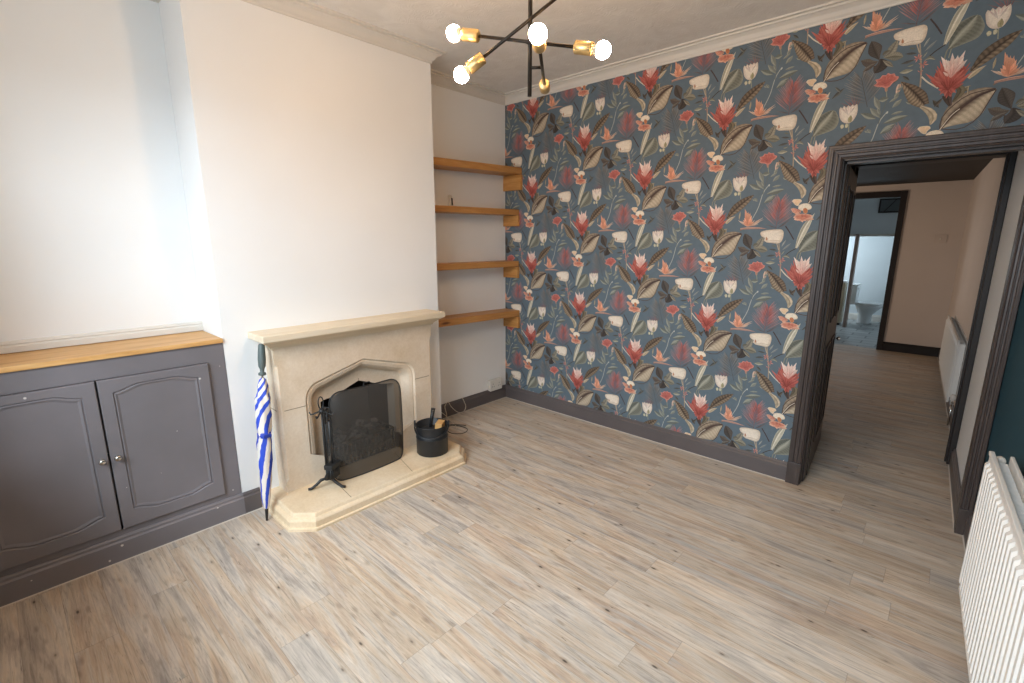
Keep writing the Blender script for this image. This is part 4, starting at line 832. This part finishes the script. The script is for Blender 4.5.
def door_panel(parent, y0, y1, z0, z1, x0, x1, mat, m0=0.050):
    d = MB(); d.mi(mat)
    def loop(ins, x):
        a, b, c, e = y0 + m0 + ins, y1 - m0 - ins, z0 + m0 + 0.01 + ins, z1 - m0 + 0.012 - ins
        P = []; w = 0.11; dr = 0.028
        def s(t): return t * t * (3 - 2 * t)
        N = 8
        for k in range(N + 1): P.append((a + w * k / N, e - dr * (1 - s(k / N))))
        for k in range(N + 1): P.append((b - w + w * k / N, e - dr * s(k / N)))
        for k in range(N + 1): P.append((b - w * k / N, c + dr * (1 - s(k / N))))
        for k in range(N + 1): P.append((a + w - w * k / N, c + dr * s(k / N)))
        return [(x, p, q) for p, q in P]
    L = [loop(0, x1), loop(0.004, x1 - 0.007), loop(0.010, x1 - 0.003), loop(0.020, x1 - 0.008), loop(0.026, x1 - 0.008)]
    oc = [(x1, y0 + .003, z0 + .003), (x1, y1 - .003, z0 + .003), (x1, y1 - .003, z1 - .003), (x1, y0 + .003, z1 - .003)]
    ov = [d.bm.verts.new(p) for p in oc]; iv = [d.bm.verts.new(p) for p in L[0]]
    e = [d.bm.edges.new((a, b)) for a, b in zip(ov, ov[1:] + ov[:1])] + [d.bm.edges.new((a, b)) for a, b in zip(iv, iv[1:] + iv[:1])]
    bmesh.ops.triangle_fill(d.bm, use_beauty=True, edges=e)
    pv = iv
    for lp in L[1:]:
        nv = [d.bm.verts.new(p) for p in lp]; n = len(nv)
        for k in range(n): d.bm.faces.new((pv[k], pv[(k + 1) % n], nv[(k + 1) % n], nv[k]))
        pv = nv
    d.bm.faces.new(pv)
    b1 = [d.bm.verts.new(p) for p in ((x1 - .003, y0, z0), (x1 - .003, y1, z0), (x1 - .003, y1, z1), (x1 - .003, y0, z1))]
    b0 = [d.bm.verts.new(p) for p in ((x0, y0, z0), (x0, y1, z0), (x0, y1, z1), (x0, y0, z1))]
    for k in range(4):
        j = (k + 1) % 4; d.bm.faces.new((ov[k], ov[j], b1[j], b1[k])); d.bm.faces.new((b1[k], b1[j], b0[j], b0[k]))
    d.bm.faces.new(b0)
    return d.build('door', parent)
for (y0, y1), ky in zip(DR, (-3.212, -3.153)):
    dd = door_panel(cu, y0, y1, DZ0, DZ1, D - 0.012, D + 0.016, gp)
    k = MB(); k.lathe([(0, 0.0), (0.011, 0.0), (0.011, 0.003), (0.005, 0.006), (0.005, 0.014), (0.013, 0.019), (0.015, 0.026), (0.011, 0.032), (0, 0.034)], M['chrome'], 20, Matrix.Translation((D + 0.0155, ky, 0.548)) @ Matrix.Rotation(math.pi / 2, 4, 'Y'))
    kb = k.build('knob', dd); kb['label'] = 'satin chrome knob'
wt = MB(); wt.box(0.001, D + 0.012, CY0, YB0 - 0.002, 1.036, 1.060, M['oak'], 0.003)
tag(wt.build('worktop'), 'honey oak worktop board lying on the grey alcove cupboard', 'worktop')

# ================================================================ ALCOVE SHELVES
shn = ['topmost', 'second from top', 'third from top', 'lowest']
for q, (zl, zr_, xf) in enumerate(((2.205, 2.235, 0.215), (1.855, 1.868, 0.182), (1.398, 1.395, 0.182), (0.945, 0.922, 0.192))):
    nm = ['topmost pine shelf in the right alcove, tipped slightly up at the wallpaper', 'second pine shelf down in the right alcove, holding a small white gadget', 'third pine shelf down in the right alcove, with a dark knot in its edge', 'lowest pine shelf in the right alcove, just above the mantel level'][q]
    s = MB(); th = (0.056, 0.050, 0.052, 0.058)[q]; i = s.mi(M['pine'])
    yl, yr = YB1 + 0.002, -0.003
    vs = [(x, y, z) for x in (0.002, xf) for y, z in ((yl, zl - th), (yl, zl), (yr, zr_ - th), (yr, zr_))]
    v = s.faces(vs, [(0, 1, 3, 2), (4, 6, 7, 5), (0, 4, 5, 1), (2, 3, 7, 6), (0, 2, 6, 4), (1, 5, 7, 3)], M['pine'])
    bmesh.ops.bevel(s.bm, geom=s.bm.edges[:], offset=0.003, segments=1, affect='EDGES')
    tag(s.build('alcove_shelf'), nm, 'shelf', 'pine shelves in the right alcove')
    hb_ = (0.135, 0.098, 0.105, 0.112)[q]
    s = MB(); s.box(0.002, xf + 0.006, -0.032, -0.003, zr_ - th - hb_ - 0.004, zr_ - th - 0.0035, M['pineblock'], 0.003)
    tag(s.build('shelf_batten'), 'pine batten on the wallpaper under the ' + ['topmost', 'second', 'third', 'lowest'][q] + ' alcove shelf', 'batten', 'battens under the alcove shelves')
rc = thing('remote_control', 'tiny white and black gadget leaning on the wall on the second shelf', 'gadget', (0.06, -0.715, 1.862))
m_ = MB(); m_.obox((0.03, -0.705, 1.912), (0.016, 0.034, 0.10), 0.15, M['plastic'], 0.004, -0.22, -0.18); m_.build('case', rc)
m_ = MB(); m_.obox((0.040, -0.697, 1.906), (0.004, 0.016, 0.062), 0.15, M['blackplastic'], 0.001, -0.22, -0.18); m_.build('button_strip', rc)
# socket and cables in the alcove
so = thing('wall_socket', 'white surface-mounted double socket above the alcove skirting, near the wallpaper', 'socket', (0.0, -0.175, 0.18))
m_ = MB(); m_.box(0.0015, 0.034, -0.262, -0.098, 0.122, 0.232, M['plastic'], 0.004); m_.build('back_box', so)
m_ = MB(); m_.box(0.034, 0.042, -0.264, -0.096, 0.120, 0.234, M['plastic'], 0.003)
for y in (-0.222, -0.138):
    for a, b in ((0, 0.02), (-0.012, -0.006), (0.012, -0.006)): m_.box(0.042, 0.0425, y + a - 0.003, y + a + 0.003, 0.166 + b, 0.174 + b, M['blackplastic'])
    m_.box(0.042, 0.045, y - 0.006, y + 0.006, 0.205, 0.222, M['plastic'])
m_.build('face_plate', so)
def spl(P, n=8):
    P = [Vector(p) for p in P]; out = []
    for k in range(len(P) - 1):
        p0, p1, p2, p3 = P[max(k - 1, 0)], P[k], P[k + 1], P[min(k + 2, len(P) - 1)]
        for j in range(n):
            f = j / n; out.append(0.5 * ((2 * p1) + (-p0 + p2) * f + (2 * p0 - 5 * p1 + 4 * p2 - p3) * f * f + (-p0 + 3 * p1 - 3 * p2 + p3) * f ** 3))
    return out + [P[-1]]
cream = paint('cream_cable_sheath', 'cfc5b4', 0.5, 0.02, 5)
m_ = MB(); m_.tube(spl([(0.028, -0.62, 0.145), (0.032, -0.60, 0.10), (0.040, -0.59, 0.05), (0.05, -0.63, 0.016), (0.05, -0.70, 0.03), (0.045, -0.77, 0.10), (0.040, -0.80, 0.150), (0.04, -0.84, 0.12), (0.05, -0.83, 0.04), (0.07, -0.86, 0.006), (0.12, -0.92, 0.005), (0.20, -0.96, 0.02), (0.16, -1.00, 0.07), (0.10, -0.98, 0.11), (0.07, -0.91, 0.09), (0.09, -0.86, 0.04), (0.16, -0.86, 0.006), (0.26, -0.90, 0.004), (0.33, -0.97, 0.004)]), 0.0032, cream, 6)
tag(m_.build('cable'), 'cream looped cable hanging over the alcove skirting behind the bucket', 'cable')
m_ = MB(); m_.tube(spl([(0.06, -1.04, 0.12), (0.10, -0.99, 0.06), (0.17, -0.93, 0.008), (0.27, -0.87, 0.004), (0.37, -0.87, 0.004), (0.41, -0.95, 0.004), (0.34, -1.02, 0.004), (0.24, -0.99, 0.006), (0.20, -0.91, 0.009), (0.30, -0.82, 0.004)]), 0.003, M['blackplastic'], 6)
tag(m_.build('cable'), 'thin dark cable coiled on the floor beside the right end of the hearth', 'cable')
m_ = MB(); m_.tube(spl([(0.05, -1.06, 0.15), (0.06, -0.98, 0.17), (0.07, -0.94, 0.10), (0.10, -0.98, 0.03), (0.15, -1.04, 0.035), (0.12, -1.06, 0.12), (0.08, -1.00, 0.14), (0.08, -0.93, 0.05), (0.14, -0.90, 0.005)]), 0.0028, cream, 6)
tag(m_.build('cable'), 'cream cable coil tucked against the chimney breast corner', 'cable')

# ================================================================ RADIATORS
def radiator(name, label, P0, ang, L, z0, z1, group, double=True):
    """P0: plan point at the near-left end of the front face; runs along -y turned by ang; front faces -x"""
    t = thing(name, label, 'radiator', (P0[0], P0[1], 0), ang, group); Hh = z1 - z0
    m = MB(); i = m.mi(M['radiator'])
    prof = []; n = int(L / 0.05); p = L / n      # front plate: rounded vertical flutes
    for k in range(n):
        y = -k * p
        prof += [(0.0, y - p * 0.06), (-0.0, y - p * 0.22), (-0.011, y - p * 0.38), (-0.011, y - p * 0.78), (0.0, y - p * 0.94)]
    rows = [(z0 + 0.0, 0.0), (z0 + 0.03, 0.0), (z0 + 0.045, 1.0), (z1 - 0.045, 1.0), (z1 - 0.03, 0.0), (z1, 0.0)]
    G_ = [[m.bm.verts.new((x * s, y, z)) for x, y in [(0, 0.0)] + prof + [(0, -L)]] for z, s in rows]
    for a, b in zip(G_, G_[1:]):
        for k in range(len(a) - 1): m.bm.faces.new((a[k], a[k + 1], b[k + 1], b[k]))
    m.box(0.001, 0.012, -L, 0, z0, z1, M['radiator'])
    m.build('front_panel', t, world=False)
    m = MB(); m.box(-0.004, 0.012, -L, 0.0, z1 - 0.012, z1 + 0.006, M['radiator'], 0.003); m.box(-0.004, 0.012, -L, 0, z0 - 0.006, z0 + 0.012, M['radiator'], 0.003); m.build('rim', t, world=False)
    if double:
        m = MB(); i = m.mi(M['radiator']); q = []; nn = int(L / 0.028)
        for k in range(nn): q += [(0.014, -k * L / nn - 0.004), (0.014, -k * L / nn - 0.012), (0.052, -k * L / nn - 0.017), (0.052, -k * L / nn - 0.026)]
        a = [m.bm.verts.new((x, y, z0 + 0.04)) for x, y in q]; b = [m.bm.verts.new((x, y, z1 - 0.03)) for x, y in q]
        for k in range(len(q) - 1): m.bm.faces.new((a[k], a[k + 1], b[k + 1], b[k]))
        m.build('convector_fins', t, world=False)
        m = MB(); m.box(0.056, 0.068, -L, 0, z0, z1, M['radiator'], 0.003); m.build('back_panel', t, world=False)
    m = MB(); m.lathe([(0, 0), (0.013, 0), (0.016, 0.006), (0.016, 0.02), (0.011, 0.027), (0, 0.028)], M['plastic'], 18, Matrix.Translation((0.034, 0.0, z1 - 0.03)) @ Matrix.Rotation(-math.pi / 2, 4, 'X')); m.build('end_plug', t, world=False)
    m = MB(); m.lathe([(0, 0), (0.012, 0), (0.012, 0.03), (0.018, 0.035), (0.020, 0.075), (0.014, 0.085), (0, 0.086)], M['plastic'], 18, Matrix.Translation((0.034, 0.045, z0 - 0.005))); m.tube([(0.034, 0.045, z0), (0.034, 0.045, 0.001)], 0.0075, M['chrome'], 10); m.tube([(0.034, 0.045, z0 + 0.015), (0.034, -0.005, z0 + 0.015)], 0.009, M['chrome'], 10)
    m.build('valve', t, world=False)
    return t
radiator('radiator', 'large white ribbed radiator on the teal wall at the right edge', (3.459, -0.855), 0.0485, 1.6, 0.145, 0.765, None)
r2 = radiator('radiator', 'slim white radiator on the far room wall seen through the doorway', (3.272, 3.95), 0.049, 1.85, 0.20, 0.745, None)
for ch in list(r2.children):
    if ch.name.startswith('valve'): ch.location = (0, -1.94, 0)
# ================================================================ DOOR LEAF opened into the passage
dl = bpy.data.objects.new('door_4', None); COL.objects.link(dl); dl.location = (2.704, 0.145, 0); dl.rotation_euler = (0, 0, math.radians(4.6)); dl['kind'] = 'structure'
m_ = MB(); W_ = 0.78
m_.box(-0.036, 0.0, 0.0, W_, 0.008, 2.03, M['casing'], 0.002)
for a, b, c, e in ((0.10, 0.34, 0.22, 0.90), (0.44, 0.68, 0.22, 0.90), (0.10, 0.34, 1.06, 1.92), (0.44, 0.68, 1.06, 1.92)):
    for (u0, u1, v0, v1) in ((a, b, c, c + 0.018), (a, b, e - 0.018, e), (a, a + 0.018, c + 0.018, e - 0.018), (b - 0.018, b, c + 0.018, e - 0.018)): m_.box(0.0, 0.009, u0, u1, v0, v1, M['casing'], 0.002)
m_.build('door_slab', dl, world=False)
m_ = MB(); m_.lathe([(0, 0), (0.016, 0), (0.016, 0.004), (0.006, 0.008), (0.006, 0.018), (0.014, 0.022), (0.016, 0.030), (0.012, 0.038), (0, 0.040)], M['chrome'], 20, Matrix.Translation((0.001, 0.70, 0.86)) @ Matrix.Rotation(math.pi / 2, 4, 'Y')); m_.build('door_knob', dl, world=False)
# light switch on the far wall
ls = thing('light_switch', 'cream square light switch on the far wall seen through the doorway', 'light switch', (3.05, 5.35, 1.61))
m_ = MB(); m_.box(2.985, 3.115, 5.340, 5.3495, 1.555, 1.665, paint('cream_switch_plate', 'd6c9be', 0.4), 0.003); m_.build('plate', ls)
m_ = MB(); m_.box(3.042, 3.058, 5.334, 5.340, 1.595, 1.625, M['plastic'], 0.002); m_.build('rocker', ls)
# ================================================================ TOILET in the bathroom
to = thing('toilet', 'white toilet with low pan standing on the grey bathroom tiles', 'toilet', (2.1, 7.95, 0))
cm = M['ceramic']
m_ = MB()
def ell(cx, cy, a, b, z, n=24): return [(cx + a * math.cos(2 * math.pi * k / n), cy + b * math.sin(2 * math.pi * k / n), z) for k in range(n)]
R_ = [ell(2.09, 7.95, 0.12, 0.10, 0.0), ell(2.09, 7.95, 0.115, 0.095, 0.05), ell(2.09, 7.95, 0.11, 0.09, 0.18), ell(2.11, 7.95, 0.16, 0.14, 0.27), ell(2.13, 7.95, 0.215, 0.175, 0.35), ell(2.13, 7.95, 0.22, 0.18, 0.385), ell(2.13, 7.95, 0.17, 0.13, 0.385), ell(2.13, 7.95, 0.13, 0.10, 0.28)]
vr = [[m_.bm.verts.new(p) for p in L] for L in R_]; m_.mi(cm)
for a, b in zip(vr, vr[1:]):
    for k in range(24): m_.bm.faces.new((a[k], a[(k + 1) % 24], b[(k + 1) % 24], b[k])).smooth = True
m_.bm.faces.new(vr[0]); m_.bm.faces.new(vr[-1]); m_.build('pan', to)
m_ = MB(); i = m_.mi(cm); A = [m_.bm.verts.new(p) for p in ell(2.13, 7.95, 0.225, 0.185, 0.388)]; B = [m_.bm.verts.new(p) for p in ell(2.13, 7.95, 0.222, 0.182, 0.412)]
for k in range(24): m_.bm.faces.new((A[k], A[(k + 1) % 24], B[(k + 1) % 24], B[k]))
m_.bm.faces.new(A); m_.bm.faces.new(B); m_.build('seat_lid', to)
m_ = MB(); m_.box(1.80, 1.93, 7.76, 8.14, 0.38, 0.74, cm, 0.015); m_.box(1.79, 1.94, 7.75, 8.15, 0.741, 0.765, cm, 0.008); m_.build('cistern', to)
m_ = MB(); m_.tube([(1.935, 7.80, 0.69), (1.95, 7.80, 0.69), (1.955, 7.86, 0.685)], 0.006, M['chrome'], 8); m_.build('flush_lever', to)
# bathroom unit left of the post
bu = thing('washstand', 'narrow cream washstand beside the post left of the toilet', 'washstand', (1.66, 7.6, 0))
m_ = MB(); cw = paint('cream_cabinet_paint', 'c9bfa6', 0.5); m_.box(1.50, 1.78, 7.45, 7.70, 0.04, 0.80, cw, 0.005); m_.box(1.52, 1.76, 7.47, 7.68, 0, 0.04, M['blackplastic']); m_.box(1.53, 1.75, 7.442, 7.45, 0.08, 0.76, cw, 0.003); m_.build('cabinet', bu)
m_ = MB(); m_.box(1.48, 1.80, 7.43, 7.71, 0.801, 0.84, cm, 0.01); m_.build('basin', bu)
m_ = MB(); m_.tube([(1.62, 7.68, 0.841), (1.62, 7.68, 0.93), (1.62, 7.62, 0.95), (1.62, 7.59, 0.93)], 0.010, M['chrome'], 8); m_.build('tap', bu)

# ================================================================ CEILING LIGHT
RX, RY = 1.902, -1.87
cf = thing('ceiling_light', 'black and brass sputnik ceiling light with crossed arms and lit globe bulbs', 'ceiling light', (RX, RY, H))
m_ = MB(); m_.tube([(RX, RY, H - 0.02), (RX, RY, 2.15)], 0.0085, M['bar'], 12); m_.build('rod', cf)
m_ = MB(); m_.lathe([(0, 0), (0.06, 0), (0.06, -0.022), (0.012, -0.03), (0, -0.03)], M['bar'], 28, Matrix.Translation((RX, RY, H))); m_.build('ceiling_rose', cf)
def to_mat(p, d):
    q = Vector((0, 0, 1)).rotation_difference(Vector(d).normalized()); return Matrix.Translation(p) @ q.to_matrix().to_4x4()
def arm(c, d, hl, empty_end=0):
    """bar through c along d with half length hl, joined to the rod by a short stub"""
    c = Vector(c); d = Vector(d).normalized()
    m = MB(); m.tube([c - d * hl, c + d * hl], 0.0065, M['bar'], 12); m.tube([c, (RX, RY, c.z)], 0.006, M['bar'], 10)
    a = m.build('arm', cf)
    for s in (-1, 1):
        e = c + d * hl * s; T = to_mat(e, d * s)
        m = MB(); m.lathe([(0, -0.004), (0.018, -0.003), (0.0235, 0.001), (0.0235, 0.067), (0.021, 0.069), (0.017, 0.066), (0.017, 0.03)], M['brass'], 28, T); k = m.build('bulb_holder', cf)
        k['label'] = 'brushed brass bulb holder'
        if s == empty_end: k['label'] = 'brushed brass bulb holder, empty'; continue
        m = MB(); m.lathe([(0.0145, 0.050), (0.0145, 0.070), (0.017, 0.076), (0.0245, 0.0870)], M['bulbneck'], 24, T); nk = m.build('bulb_neck', k)
        m = MB(); R_b = 0.031; zc = 0.106
        m.lathe([(0.0245, 0.0867)] + [(R_b * math.sin(t), zc - R_b * math.cos(t)) for t in [0.9 + (math.pi - 0.9) * j / 12 for j in range(13)]], M['bulb'], 24, T)
        b = m.build('bulb', k); b['label'] = 'lit warm white globe bulb'
arm((1.902, -1.898, 2.341), (0.888, 0.413, -0.204), 0.20, 0)
arm((1.902 + 0.012, -1.87 - 0.006, 2.425), (-0.234, -0.175, -0.201), 0.232, 0)
arm((1.942, -1.842, 2.254), (0.33, -0.446, 0.0), 0.207, -1)
